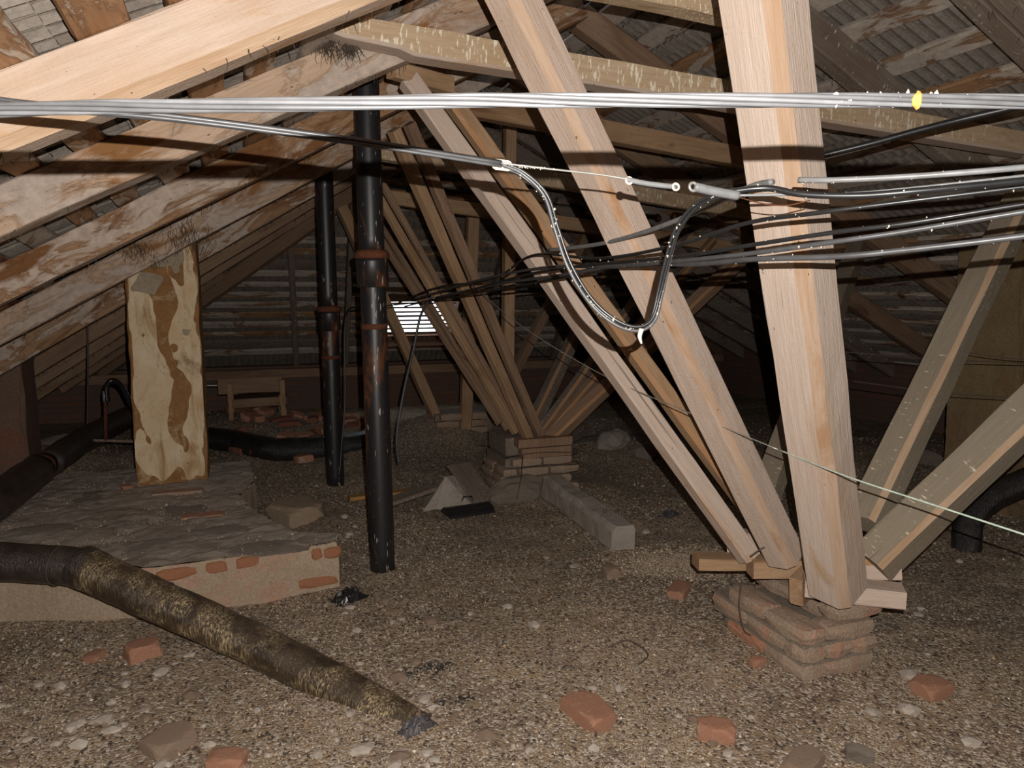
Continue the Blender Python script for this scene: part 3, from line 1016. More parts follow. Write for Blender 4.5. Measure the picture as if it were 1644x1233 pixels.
FARR = [
    ((846, 700, 5.60), PR(1003, 372), 'grey_old', 'steepest grey strut of the far fan leaning to the right slope', 0.10),
    ((866, 700, 5.55), PR(1100, 372), 'grey_old', 'grey flecked strut of the far fan beside the steepest grey one', 0.085),
    ((872, 705, 5.45), PR(1145, 385), 'old', 'slim brown strut of the far fan among those leaning right', 0.07),
    ((878, 712, 5.40), PR(1235, 372), 'old', 'lowest strut of the far fan leaning right, brown along its edge', 0.105),
]
for i, (f, h, m, lab, w) in enumerate(FARR):
    strut(PY(*f), h, w, w, (m, 'wane'), lab, 90 + i, 10 + i * 6, 0.018)
# third pedestal
strut(PY(716, 704, 7.6), PY(548, 332, 7.45), 0.10, 0.10, ('pine_brown', 'wane'), 'brown strut seen between the two black pipes, foot beside the bright vent', 97, 10)
strut(PY(772, 700, 7.55), PR(948, 362), 0.10, 0.10, ('old', 'wane'), 'reddish strut leaning right behind the brown upright post', 98, 10)
o = beam('king_post', PY(747, 692, 7.45), PY(760, 330, 7.3), 0.12, 0.10, M['pine_brown'], (0, 1, 0), seed=99)
tag(o, 'brown upright post standing behind the far fan of struts', 'post')
o = beam('king_post', PY(814, 690, 6.2), PY(819, 165, 6.05), 0.095, 0.10, M['pine_brown'], (0, 1, 0), seed=100)
tag(o, 'reddish upright post rising from the far pier to the ridge', 'post')

# ------------------------------------------------------------------ masonry
BL, BW, BH = 0.25, 0.12, 0.065
brick_meshes = []
def rough_brick(seed, mat):
    import bmesh
    bm = bmesh.new()
    bmesh.ops.create_cube(bm, size=2.0)
    bmesh.ops.subdivide_edges(bm, edges=bm.edges[:], cuts=1, use_grid_fill=True)
    for v in bm.verts:
        k = sum(abs(c) > 0.9 for c in v.co)
        p = Vector((v.co.x * BL / 2, v.co.y * BW / 2, v.co.z * 0.0365))
        sh = {3: 0.010, 2: 0.004, 1: 0.0}[k] if k else 0
        p -= Vector([math.copysign(sh, c) if abs(c) > 0.9 else 0 for c in v.co])
        v.co = p + noise.noise_vector(p * 23 + Vector((seed * 3.7, seed, 1))) * 0.008
    me = bpy.data.meshes.new('brick')
    bm.to_mesh(me); bm.free()
    me.materials.append(mat)
    return me
for i in range(6):
    brick_meshes.append(rough_brick(i, M['brick_dusty'] if i < 4 else M['brick']))
half_meshes = []
for i in range(3):
    me = brick_meshes[i].copy()
    me.transform(Matrix.Diagonal((0.5, 1, 1, 1)))
    half_meshes.append(me)
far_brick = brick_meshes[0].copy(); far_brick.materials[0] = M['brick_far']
def put_brick(parent, x, y, z, rz=0.0, half=False, me=None, rx=0.0):
    o = bpy.data.objects.new('brick', me or random.choice(half_meshes if half else brick_meshes[:4]))
    COL.objects.link(o)
    place(o, Matrix.Translation((x, y, z)) @ Matrix.Rotation(rz + random.uniform(-.015, .015), 4, 'Z') @ Matrix.Rotation(rx, 4, 'X'), parent)
    return o

# near pier: x 2.11..2.49, y 2.30..2.93
pier = empty('brick_pier', (2.3, 2.6, 0.0))
tag(pier, 'low dusty brick pier carrying the thick bright strut, timber blocks on top', 'pier')
X0, X1, Y0, Y1 = 2.09, 2.46, 2.28, 2.91
ch_ = 0.076
for c in range(5):
    z = -0.02 + c * ch_ + BH / 2 - 0.04
    off = 0.0 if c % 2 else 0.125
    top_course = c == 4
    if top_course:
        put_brick(pier, X0 + BW + 0.05 + BL / 2, Y0 + BW / 2, z)
        put_brick(pier, X1 - BW / 2 + 0.005, Y0 + BW + 0.015 + BL / 2, z, math.pi / 2)
        continue
    # left face (runs along y)
    if not top_course or True:
        y = Y0 + (0.125 if off else 0.0) + (0.0)
        while y + 0.25 <= Y1 + 0.02:
            put_brick(pier, X0 + BW / 2, y + BL / 2, z, math.pi / 2, me=brick_meshes[4] if c < 2 and random.random() < 0.6 else None)
            y += 0.26
        if off:
            put_brick(pier, X0 + BW / 2, Y0 + 0.0625, z, math.pi / 2, True)
    # front face (runs along x)
    if c % 2:
        put_brick(pier, X0 + BW + 0.01 + BL / 2, Y0 + BW / 2, z)
    else:
        put_brick(pier, X0 + BW + 0.01 + 0.0625, Y0 + BW / 2, z, 0, True)
        put_brick(pier, X0 + BW + 0.02 + 0.1875, Y0 + BW / 2, z, 0, True)
    # right and rear faces
    for q in range(2):
        put_brick(pier, X1 - BW / 2 + 0.005, Y0 + BW + 0.015 + BL / 2 + q * 0.26, z, math.pi / 2)
box('core', (X0 + 0.05, Y0 + 0.05, -0.05), (X1 - 0.05, Y1 - 0.04, 0.16), M['mortar'], parent=pier, jit=0.004)
for c in range(3):
    box('mortar_bed', (X0 + 0.008, Y0 + 0.008, -0.02 + (c + 1) * ch_ - 0.052), (X1 - 0.004, Y0 + 0.10, -0.02 + (c + 1) * ch_ - 0.038), M['mortar'], parent=pier, jit=0.002, seed=c)
    box('mortar_bed', (X0 + 0.008, Y0 + 0.10, -0.02 + (c + 1) * ch_ - 0.052), (X0 + 0.11, Y1 - 0.004, -0.02 + (c + 1) * ch_ - 0.038), M['mortar'], parent=pier, jit=0.002, seed=c + 9)
tb((2.22, 2.98, 0.385), (2.62, 2.72, 0.385), 0.10, 0.10, 'pine', 'square timber block under the feet of the leaning pair', 110)
tb((2.16, 2.72, 0.345), (2.72, 2.52, 0.345), 0.10, 0.085, 'pine_brown', 'brown timber block lying across the middle of the near pier', 111)
tb((2.235, 2.50, 0.30), (2.36, 2.56, 0.325), 0.06, 0.13, 'pine_brown', 'small upright wooden wedge in the hollow of the near pier', 112)
tb((2.22, 2.44, 0.36), (2.53, 2.21, 0.352), 0.12, 0.075, 'pine', 'pale sole plate directly under the thick bright strut', 113)
tb((2.47, 2.40, 0.42), (2.60, 2.30, 0.44), 0.10, 0.09, 'pine', 'chopped wooden chock between the thick bright strut and the broad dusty strut', 114, ch=(.03, .02, .006, .02))
tb((2.02, 2.95, 0.31), (2.5, 2.80, 0.30), 0.12, 0.06, 'pine_brown', 'dark plank end sticking out under the square timber block', 115)

# far pier
pier2 = empty('brick_pier', (2.15, 5.6, 0.0))
tag(pier2, 'far brick pier bound with wire, feet of the far strut fan on it', 'pier')
for c in range(4):
    z = 0.02 + c * ch_ + BH / 2
    for q in range(2):
        if c < 3:
            put_brick(pier2, 1.86 + BW / 2, 5.32 + 0.125 + q * 0.26 + (0.06 if c % 2 else 0), z, math.pi / 2)
        put_brick(pier2, 2.12 + q * 0.26 - (0.06 if c % 2 else 0), 5.30 + BW / 2, z)
box('core', (1.90, 5.38, 0.0), (2.36, 5.85, 0.30), M['mortar'], parent=pier2, jit=0.006)
o = bpy.data.objects.new('mortar_heap', lump_mesh('mortar_heap', 77, 0.35, 0.7, M['mortar'], False, 3)); COL.objects.link(o)
place(o, Matrix.Translation((1.95, 5.26, 0.05)) @ Matrix.Diagonal((0.24, 0.10, 0.20, 1)), pier2)
box('timber_cap', (2.0, 5.26, 0.325), (2.42, 5.36, 0.40), M['old'], parent=pier2, jit=0.006, seed=4)
box('timber_cap', (1.98, 5.28, 0.405), (2.44, 5.40, 0.47), M['old'], parent=pier2, jit=0.006, seed=5)
box('timber_cap', (1.92, 5.42, 0.32), (2.40, 5.86, 0.46), M['grey_old'], parent=pier2, jit=0.008, seed=6)
for q in range(2):
    a = 0.25 + q * 0.10
    tube('binding_wire', [(1.85, 5.27, a), (2.15, 5.235, a + 0.02), (2.46, 5.245, a), (2.47, 5.5, a)], 0.004, M['wire'], 5, pier2)
pier3 = empty('brick_pier', (2.1, 7.65, 0.0))
tag(pier3, 'half-buried pier below the brown upright post', 'pier')
for c in range(4):
    for q in range(2):
        put_brick(pier3, 1.98 + q * 0.26 + (0.05 if c % 2 else 0), 7.46, 0.08 + c * ch_)
box('core', (1.86, 7.48, 0.0), (2.45, 7.85, 0.33), M['mortar'], parent=pier3, jit=0.006)

# chimney slab (low masonry base)
def slab():
    z1 = 0.25
    poly = PLINTH
    # densify outline with ragged edge
    out = []
    for i in range(len(poly)):
        a, b = poly[i], poly[(i + 1) % len(poly)]
        n = max(1, int((b - a).length / 0.05))
        for k in range(n):
            p = a.lerp(b, k / n)
            p = p + Vector((noise.noise(p * 9), noise.noise(p * 9 + Vector((5, 5, 5))), 0)) * 0.012
            out.append(p)
    org = Vector((-0.6, 5.0, 0.0))
    n = len(out)
    V, Fc, mi = [], [], []
    for zz, inset in ((-0.06, 0.0), (0.12, 0.0), (0.21, 0.004), (z1, 0.016)):
        for p in out:
            q = p + (Vector((-0.5, 5.0, 0)) - p).normalized() * inset
            V.append((q.x - org.x, q.y - org.y, zz + (0.01 * noise.noise(p * 6) if zz > 0 else 0)))
    for r in range(3):
        for i in range(n):
            k = (i + 1) % n
            Fc.append((r * n + i, r * n + k, (r + 1) * n + k, (r + 1) * n + i)); mi.append(1)
    pts2 = [Vector((V[3 * n + i][0], V[3 * n + i][1])) for i in range(n)]
    grid = []
    for gx in np.arange(-2.3, 0.7, 0.035):
        for gy in np.arange(3.7, 6.4, 0.035):
            x, y = gx + 0.012 * noise.noise(Vector((gx * 31, gy * 31, 1))), gy + 0.012 * noise.noise(Vector((gx * 31, gy * 31, 5)))
            if in_plinth(x, y) and in_plinth(x + 0.03, y) and in_plinth(x - 0.03, y) and in_plinth(x, y + 0.03) and in_plinth(x, y - 0.03):
                grid.append(Vector((x - org.x, y - org.y)))
    rv, re_, rf, *_ = geometry.delaunay_2d_cdt(pts2 + grid, [(i, (i + 1) % n) for i in range(n)], [], 1, 1e-5)
    base = len(V)
    for q in rv:
        w = Vector((q.x, q.y, 0)) * 1.0
        h = 0.016 * noise.noise(Vector((q.x * 4, q.y * 4, 2))) + 0.012 * noise.noise(Vector((q.x * 11, q.y * 11, 6))) + 0.008 * noise.noise(Vector((q.x * 26, q.y * 26, 9)))
        V.append((q.x, q.y, z1 + h + 0.006))
    for f in rf:
        Fc.append(tuple(base + q for q in f)); mi.append(0)
    root = mk('masonry_plinth', V, Fc, [M['slab'], M['slab_face']], Matrix.Translation(org), mi=mi)
    tag(root, 'low mortar-covered brick base under the stained chimney, bricks showing at its front', 'masonry')
    # loose mortar relief on the top
    for i, (x, y) in enumerate(((70, 850), (200, 840), (300, 820), (380, 850), (250, 870), (150, 800), (430, 880))):
        p = PZ(x, y, z1)
        me = lump_mesh('mortar_patch', i + 3, 0.3, 0.05, M['slab'])
        o = bpy.data.objects.new('mortar_patch', me); COL.objects.link(o)
        place(o, Matrix.Translation((p.x, p.y, z1)) @ Matrix.Rotation(i, 4, 'Z') @ Matrix.Diagonal((0.22, 0.12, 0.22, 1)), root)
    # bricks showing in the face and top
    for x, y, l, zz, dd in ((285, 925, 0.16, 0.205, 0.012), (345, 914, 0.10, 0.21, 0.012), (400, 905, 0.10, 0.215, 0.012), (506, 885, 0.05, 0.205, 0.01), (530, 880, 0.08, 0.20, 0.01), (512, 935, 0.17, 0.05, 0.01)):
        r = ray(x, y)
        p = PZ(x, y, zz)
        a, b = PZ(233, 915, z1), PZ(543, 872, z1)
        d = (b - a); d.z = 0; d.normalize()
        nrm = Vector((d.y, -d.x, 0))
        s = (Vector((p.x, p.y, 0)) - Vector((a.x, a.y, 0))).dot(d)
        c = Vector((a.x, a.y, 0)) + d * s
        mm = Matrix((d, -nrm, Vector((0, 0, 1)))).transposed().to_4x4()
        mm.translation = Vector((c.x, c.y, zz)) + nrm * dd * 0.2
        me = lump_mesh('brick', 60 + x, 0.35, 1.0, M['brick_orange'], True, 2)
        o = bpy.data.objects.new('brick', me); COL.objects.link(o)
        place(o, mm @ Matrix.Translation((0, 0.018, 0)) @ Matrix.Diagonal((l * 0.85, 0.035, 0.042, 1)), root)
    for x, l, zz in ((75, 0.10, 0.06), (30, 0.2, 0.10), (105, 0.06, 0.10)):
        p = PZ(x, 950, zz)
        box('brick', (p.x - l / 2, p.y, zz - 0.03), (p.x + l / 2, p.y + 0.2, zz + 0.03), M['brick_worn'], None, root, 0.012, x, 0.012)
    p = PZ(325, 829, z1)
    box('brick', (p.x - 0.12, p.y - 0.04, z1 - 0.03), (p.x + 0.12, p.y + 0.05, z1 + 0.012), M['brick'], None, root, 0.005, 7, 0.008)
    p = PZ(285, 793, z1)
    box('brick', (p.x - 0.16, p.y - 0.03, z1 - 0.02), (p.x + 0.16, p.y + 0.06, z1 + 0.02), M['brick_dusty'], None, root, 0.006, 17, 0.008)
    p = PZ(205, 786, z1)
    me = lump_mesh('brick_chip', 5, 0.3, 0.5, M['brick'], True, 1)
    o = bpy.data.objects.new('brick_chip', me); COL.objects.link(o)
    place(o, Matrix.Translation((p.x, p.y, z1 + 0.02)) @ Matrix.Diagonal((0.06, 0.05, 0.05, 1)), root)
slab()
# second platform: broken brick step behind pipe
def torn_sheet(name, w, h, mat, matrix, parent, seed, thr=-0.15, cell=0.012, ragged=0.16, thick=0.011, hole=2.6, keep=None):
    """plaster coat with torn edges: only the cells that survive, given thickness"""
    nx, nz = int(w / cell), int(h / cell)
    ok = {}
    for i in range(nx):
        for j in range(nz):
            x, z = (i + .5) * cell, (j + .5) * cell
            e = min(x / w, 1 - x / w, z / h * 1.2, (1 - z / h) * 1.2) * 2
            n = noise.noise(Vector((x * hole * 2.4 + seed * 7, z * hole, seed))) + 0.45 * noise.noise(Vector((x * 17 + seed, z * 9, 2)))
            k = n + min(e / ragged, 1.0) * 0.75 - 0.5 > thr
            if keep is not None:
                k = k and keep(x / w, z / h, n)
            if k:
                ok[(i, j)] = 1
    idx, V, Fc = {}, [], []
    def vid(i, j, layer):
        q = (i, j, layer)
        if q not in idx:
            x, z = i * cell, j * cell
            d = 0.004 * noise.noise(Vector((x * 9, z * 9, seed)))
            jx = 0.35 * cell * noise.noise(Vector((i * .9, j * .9, seed + 3)))
            jz = 0.35 * cell * noise.noise(Vector((i * .9, j * .9, seed + 8)))
            idx[q] = len(V)
            V.append((x + jx, (-thick if layer else 0.0) - d, z + jz))
        return idx[q]
    for (i, j) in ok:
        Fc.append((vid(i, j, 1), vid(i + 1, j, 1), vid(i + 1, j + 1, 1), vid(i, j + 1, 1)))
        for di, dj, a, b in ((-1, 0, (i, j + 1), (i, j)), (1, 0, (i + 1, j), (i + 1, j + 1)), (0, -1, (i, j), (i + 1, j)), (0, 1, (i + 1, j + 1), (i, j + 1))):
            if (i + di, j + dj) not in ok:
                Fc.append((vid(*a, 0), vid(*b, 0), vid(*b, 1), vid(*a, 1)))
    if not V:
        return None
    def full(i, j):
        return all((i - a, j - b) in ok for a in (0, 1) for b in (0, 1))
    edge = {q for q in idx if not full(q[0], q[1])}
    for _ in range(4):
        new = {}
        for (i, j, l) in edge:
            nb = [idx[(i + a, j + b, l)] for a, b in ((1, 0), (-1, 0), (0, 1), (0, -1)) if (i + a, j + b, l) in edge]
            if len(nb) >= 2:
                c = np.mean([V[q] for q in nb], axis=0)
                p = V[idx[(i, j, l)]]
                new[(i, j, l)] = (0.4 * p[0] + 0.6 * c[0], p[1], 0.4 * p[2] + 0.6 * c[2])
        for q, p in new.items():
            V[idx[q]] = p
    return mk(name, V, Fc, mat, matrix, parent)

def chimney(x0, x1, y0, y1, z0, z1, body, coat, label, seed, coat2=None, lean=0.0, keep=None, hole=2.6):
    root = empty('chimney', ((x0 + x1) / 2, (y0 + y1) / 2, z0))
    w, d, h = x1 - x0, y1 - y0, z1 - z0
    beam('stack', ((x0 + x1) / 2, (y0 + y1) / 2, z0), ((x0 + x1) / 2 + lean, (y0 + y1) / 2, z1), w, d, M[body], (0, 1, 0), 0, (.008,) * 4, 24, 0.012, seed, root)
    torn_sheet('plaster_coat', w, h, M[coat], Matrix.Translation((x0, y0 - 0.004, z0)) @ Matrix.Shear('XY', 4, (lean / h, 0)), root, seed, keep=keep, hole=hole)
    if coat2:
        torn_sheet('plaster_coat', d, h, M[coat2], Matrix.Translation((x0 - 0.004, y1, z0)) @ Matrix.Rotation(-math.pi / 2, 4, 'Z'), root, seed + 4, hole=hole)
    return tag(root, label, 'chimney'), root
_, ch1 = chimney(-0.735, -0.275, 5.68, 6.08, 0.25, 2.35, 'chimney_brick', 'plaster', 'square chimney with peeling ochre plaster and brown runs, on the masonry base', 3,
                 keep=lambda u, v, n: not (abs(u - (0.74 - 0.42 * v + 0.05 * math.sin(v * 23))) < 0.055 + 0.10 * v + 0.13 * n and v > 0.13) and not (v > 0.66 and 0.2 < u < 0.8 and n < 0.25))
ch1.children[1]['label'] = 'ochre plaster coat torn away in a brown strip'
for i, (u, z, w, h, rot, out) in enumerate(((0.02, 1.62, 0.2, 0.16, 0.3, 0.05), (0.30, 1.70, 0.13, 0.24, -0.25, 0.05), (0.30, 1.22, 0.11, 0.24, 0.25, 0.03), (0.12, 1.78, 0.24, 0.10, 0.05, 0.06))):
    mm = Matrix.Translation((-0.735 + u, 5.655 - out * .4, z)) @ Matrix.Rotation(rot, 4, 'Y') @ Matrix.Rotation(-0.18, 4, 'X')
    o = torn_sheet('loose_flap', w, h, M['flap'], mm, ch1, 11 + i, thr=-0.02, ragged=0.35, thick=0.004)
chimney(-2.12, -1.66, 6.85, 7.25, 0.15, 1.75, 'chimney_red', 'chimney_red', 'sooty red-brown chimney beside the tarred pipe at the left eaves', 6)
chimney(5.08, 5.62, 3.62, 4.16, 0.0, 2.05, 'chimney_ochre', 'chimney_ochre', 'brown ochre plastered chimney behind the dusty struts', 9, 'chimney_ochre')
box('trim_board', (0, 0, 0), (0.01, 0.01, 0.01), M['old']) if False else None

def threads(name, roots, lens, rad, mat, parent, seed, spread=0.02):
    """many short hanging shreds in one mesh"""
    rg = random.Random(seed)
    V, Fc = [], []
    o0 = Vector(roots[0])
    for p, L in zip(roots, lens):
        n = 5
        d = Vector((rg.uniform(-1, 1), rg.uniform(-1, 1), -rg.uniform(0.8, 2.2))).normalized()
        c = Vector(p) - o0
        b0 = len(V)
        for k in range(n):
            r = rad * (1 - 0.7 * k / (n - 1)) * rg.uniform(0.7, 1.3)
            for a in range(3):
                V.append(c + Vector((math.cos(a * 2.1), math.sin(a * 2.1), 0.3 * math.sin(a))) * r)
            d = (d + Vector((rg.uniform(-1, 1), rg.uniform(-1, 1), rg.uniform(-0.8, 0.3))) * 0.55).normalized()
            c = c + d * L / (n - 1)
        for k in range(n - 1):
            for a in range(3):
                q = (a + 1) % 3
                Fc.append((b0 + k * 3 + a, b0 + k * 3 + q, b0 + k * 3 + 3 + q, b0 + k * 3 + 3 + a))
    return mk(name, V, Fc, mat, Matrix.Translation(o0), parent)
for i, (x, y, Y, w, h, lab) in enumerate(((300, 372, 5.38, 0.16, 0.22, 'dark hanging cobweb clump in front of the top of the stained chimney'),
                                          (527, 72, 3.24, 0.05, 0.12, 'sooty cobweb shred hanging on the limed rafter beside the tapered collar end'),
                                          (560, 75, 3.26, 0.03, 0.14, 'thin ragged cobweb strip hanging next to the sooty cobweb shred'),
                                          (222, 400, 5.38, 0.10, 0.12, 'ragged cobweb draped at the left top edge of the stained chimney'))):
    p = PY(x, y, Y)
    rg = random.Random(i)
    rs = [p + Vector((rg.gauss(0, w * 0.5), rg.uniform(-0.03, 0.03), rg.gauss(0, w * 0.3))) for _ in range(110)]
    o = threads('cobweb', rs, [h * rg.uniform(0.15, 0.6) for _ in rs], 0.002, M['cobweb'], None, 40 + i)
    tag(o, lab, 'cobweb')
for o in [q for q in bpy.data.objects if q.name.startswith('rafter') and q.parent is None]:
    rg = random.Random(hash(o.name) % 1000 if False else sum(map(ord, o.name)))
    Lz = max(v.co.z for v in o.data.vertices)
    rs, ls = [], []
    for _ in range(90):
        lv = Vector((rg.choice((-0.055, 0.05)) + rg.uniform(-0.01, 0.01), -TH / 2 + rg.uniform(-0.002, 0.004), rg.uniform(0.3, Lz - 0.1)))
        rs.append(o.matrix_basis @ lv)
        ls.append(rg.uniform(0.012, 0.05))
    t_ = threads('hanging_fibres', rs, ls, 0.0022, M['cobweb'], o, 9)
    t_['kind'] = 'stuff'

# ------------------------------------------------------------------ vertical iron pipes
def vpipe(x, y, z0, z1, r, zj, label, seed, lean=(0, 0)):
    root = empty('soil_pipe', (x, y, z0))
    def c(z):
        return Vector((x + lean[0] * (z - z0), y + lean[1] * (z - z0), z))
    zz = [z0, z0 + .1, zj - .16, zj - 0.14, zj - 0.02, zj, zj + .02]
    tube('pipe', [c(z0 + (zj - z0) * i / 12) for i in range(13)], r, M['iron'], 24, root, spline=False, jit=0.01, seed=seed)
    tube('pipe', [c(zj + (z1 - zj) * i / 12) for i in range(13)], r * 0.98, M['iron'], 24, root, spline=False, jit=0.01, seed=seed + 1)
    sk = tube('socket', [c(zj - 0.17), c(zj - 0.165), c(zj - 0.03), c(zj - 0.01)], [r * 1.02, r * 1.22, r * 1.24, r * 1.24], M['iron'], 24, root, spline=False)
    tube('rust_joint', [c(zj - 0.012), c(zj + 0.02), c(zj + 0.035)], [r * 1.34, r * 1.36, r * 1.1], M['rust'], 24, sk, spline=False)
    tube('rust_joint', [c(zj - 0.40), c(zj - 0.385), c(zj - 0.37)], [r * 1.03, r * 1.06, r * 1.03], M['rust'], 24, root, spline=False)
    return tag(root, label, 'pipe')
vpipe(0.715, 4.17, -0.05, 3.05, 0.072, 1.80, 'nearer black iron soil pipe with a rusty socket joint, foot in the grit', 1, (-0.012, 0))
vpipe(0.69, 6.25, -0.05, 3.0, 0.074, 1.46, 'further black iron soil pipe, standing behind the rusty-jointed one', 2, (-0.008, 0))

# ------------------------------------------------------------------ wrapped pipes on the floor
ip = empty('insulated_pipe', PT(137, 912, 3.42))
tag(ip, 'tarred insulated pipe with golden highlight streaks coloured in, sloping down into the grit', 'pipe')
J = PT(137, 912, 3.42)
tube('pipe_section', [PT(-160, 893, 3.50), PT(-60, 898, 3.46), PT(60, 905, 3.43), J + Vector((0.02, 0, 0))], 0.088, M['wrap_dark'], 24, ip, jit=0.05, seed=4)
tube('pipe_section', [J, PT(210, 945, 3.36), PT(300, 985, 3.28), PT(400, 1030, 3.20), PT(480, 1070, 3.10), PT(560, 1112, 2.97), PT(640, 1155, 2.85), PT(690, 1180, 2.80)],
     [0.094, 0.092, 0.09, 0.088, 0.085, 0.08, 0.072, 0.06], M['wrap'], 26, ip, jit=0.07, seed=5, sub=8)
tube('wrap_edge', [J + (J - PT(210, 945, 3.36)).normalized() * 0.03, J, J + (PT(210, 945, 3.36) - J).normalized() * 0.03], [0.096, 0.099, 0.097], M['wrap_dark'], 24, ip)
for x, y, t in ((95, 908, 3.43), (258, 966, 3.31)):
    d = (PT(210, 945, 3.36) - J).normalized() if x > 137 else (J - PT(60, 905, 3.43)).normalized()
    p = PT(x, y, t)
    tube('tie_wire', [p - d * 0.0015, p + d * 0.0015], 0.0925, M['wire'], 24, ip, spline=False)

lp = empty('insulated_pipe', PZ(0, 805, 0.37))
tag(lp, 'dark lagged pipe lying behind the masonry base by the sooty chimney', 'pipe')
path = [PZ(-60, 840, 0.38), PZ(0, 800, 0.38), PZ(60, 755, 0.40), PZ(150, 697, 0.42), PZ(235, 655, 0.42)]
tube('pipe_section', path[:3], 0.11, M['wrap_dark'], 20, lp, jit=0.08, seed=7)
tube('pipe_section', [path[2].lerp(path[3], .12), path[3], path[4]], 0.10, M['wrap_dark'], 20, lp, jit=0.08, seed=8)
tube('torn_end', [path[2].lerp(path[3], -.02), path[2].lerp(path[3], .13)], [0.106, 0.085], M['rust'], 20, lp, spline=False, jit=.1)
bp = tube('insulated_pipe', [PZ(300, 700, 0.14), PZ(380, 712, 0.13), PZ(450, 724, 0.12), PZ(530, 720, 0.12), PZ(600, 708, .12)], 0.125, M['wrap_black'], 20, None, jit=0.1, seed=9)
tag(bp, 'black lagged pipe lying in front of the brick rubble behind the pipes', 'pipe')
rp = tube('insulated_pipe', [PT(1720, 742, 4.7), PT(1650, 772, 4.75), PT(1590, 800, 4.75), PT(1558, 832, 4.72), PT(1552, 870, 4.68), PT(1552, 900, 4.66)], 0.085, M['wrap_black'], 18, None, jit=0.05, seed=10)
tag(rp, 'black lagged pipe bending down to the floor behind the broad dusty strut', 'pipe')

# ------------------------------------------------------------------ cables
def dirt(parent, pts, n, r0, seed, mat='dropping', spread=0.004):
    rg = random.Random(seed)
    P = catmull(pts, 12)
    import bmesh
    V, Fc = [], []
    base = [(1, 0, 0), (-1, 0, 0), (0, 1, 0), (0, -1, 0), (0, 0, 1), (0, 0, -1)]
    tri = [(0, 2, 4), (2, 1, 4), (1, 3, 4), (3, 0, 4), (2, 0, 5), (1, 2, 5), (3, 1, 5), (0, 3, 5)]
    for i in range(n):
        p = P[rg.randrange(len(P) - 1)].lerp(P[rg.randrange(len(P) - 1)], 0) if False else P[rg.randrange(len(P) - 1)]
        k = rg.randrange(len(P) - 1)
        p = P[k].lerp(P[k + 1], rg.random())
        s = r0 * rg.uniform(0.4, 1.3)
        o = Vector((rg.uniform(-1, 1), rg.uniform(-1, 1), rg.uniform(-1, 1))) * spread
        q = len(V)
        for bb in base:
            V.append(p - P[0] + o + Vector(bb) * s * rg.uniform(0.5, 1.3))
        Fc += [tuple(q + t for t in f) for f in tri]
    o = mk('dirt_specks', V, Fc, M[mat], Matrix.Translation(P[0]), parent)
    o['kind'] = 'stuff'
    o['label'] = 'pale specks of dirt stuck to the cable'
def bundle(name, pts, strands, label, cat='cable', dirt_n=0, dr=0.003, sub=10, dspread=0.005):
    root = empty(name, pts[0])
    for (r, orad, ang, tw, mat) in strands:
        tube('strand', pts, r, M[mat], 8, root, sub=sub, off=(orad, ang, tw))
    if dirt_n:
        dirt(root, pts, dirt_n, dr, len(label), spread=dspread)
    return tag(root, label, cat)
# A: the near bundle across the whole view
tA = 0.76
A = [PT(-140, 186, tA - .02), PT(0, 177, tA), PT(150, 172, tA), PT(300, 170, tA), PT(560, 166, tA), PT(760, 161, tA), PT(900, 161, tA), PT(1060, 161, tA), PT(1250, 161, tA), PT(1420, 161, tA), PT(1644, 163, tA), PT(1800, 166, tA)]
st = []
for k in range(7):
    st.append((0.0026, 0.0050 if k else 0.0, k * math.pi / 3, 9.0, 'cable_near' if k % 3 else 'cable_grey'))
root = bundle('cable_bundle', A, st, 'bundle of dusty grey cables stretched straight across close overhead')
dirt(root, [PT(1330, 158, tA), PT(1420, 157, tA), PT(1560, 158, tA)], 46, 0.0024, 3, spread=0.005)
dirt(root, [PT(1310, 168, tA), PT(1644, 168, tA)], 16, 0.0016, 4, spread=0.002)
lm = lump_mesh('clump', 2, 0.5, 1.0)
o = mk('yellow_clump', [v.co for v in lm.vertices], [tuple(p.vertices) for p in lm.polygons], M['dropping_yellow'],
       Matrix.Translation(PT(1472, 160, tA - 0.008)) @ Matrix.Diagonal((0.0045, 0.005, 0.009, 1)), root)
# B: messenger wire and cable from the left
B = [PT(-150, 132, 1.24), PT(0, 163, 1.27), PT(150, 178, 1.31), PT(300, 192, 1.36), PT(560, 226, 1.46), PT(805, 264, 1.56)]
rootB = bundle('hanging_cable', B, [(0.0035, 0.006, 0.3, 0.5, 'cable_grey'), (0.004, 0.005, 2.2, 0.5, 'cable_grey'), (0.0045, 0.005, 4.0, 0.5, 'cable_black'), (0.004, 0.004, 5.2, .5, 'cable_grey')],
               'sagging grey cable hung from a steel wire, dropping into a loop beside the wide strut')
Lp = [PT(805, 265, 1.56), PT(840, 280, 1.57), PT(875, 315, 1.58), PT(893, 370, 1.6), PT(915, 430, 1.61), PT(950, 485, 1.62), PT(990, 518, 1.62), PT(1025, 527, 1.62), PT(1048, 512, 1.62),
      PT(1060, 470, 1.62), PT(1072, 420, 1.63), PT(1088, 370, 1.64), PT(1120, 330, 1.65), PT(1168, 310, 1.66)]
for k in range(3):
    tube('loop_strand', Lp, 0.0038, M['cable_black' if k else 'cable_grey'], 8, rootB, off=(0.0055, k * 2.1, 3.0))
dirt(rootB, Lp, 190, 0.0028, 5, spread=0.007)
tube('steel_wire', [PT(805, 262, 1.55), PT(880, 271, 1.57), PT(960, 280, 1.59), PT(1010, 288, 1.6)], 0.0022, M['steel'], 6, rootB)
dirt(rootB, [PT(830, 267, 1.56), PT(890, 272, 1.57)], 22, 0.0026, 6, spread=0.002)
tube('splice', [PT(1005, 288, 1.6), PT(1040, 295, 1.61), PT(1085, 300, 1.62)], 0.006, M['cable_light'], 8, rootB)
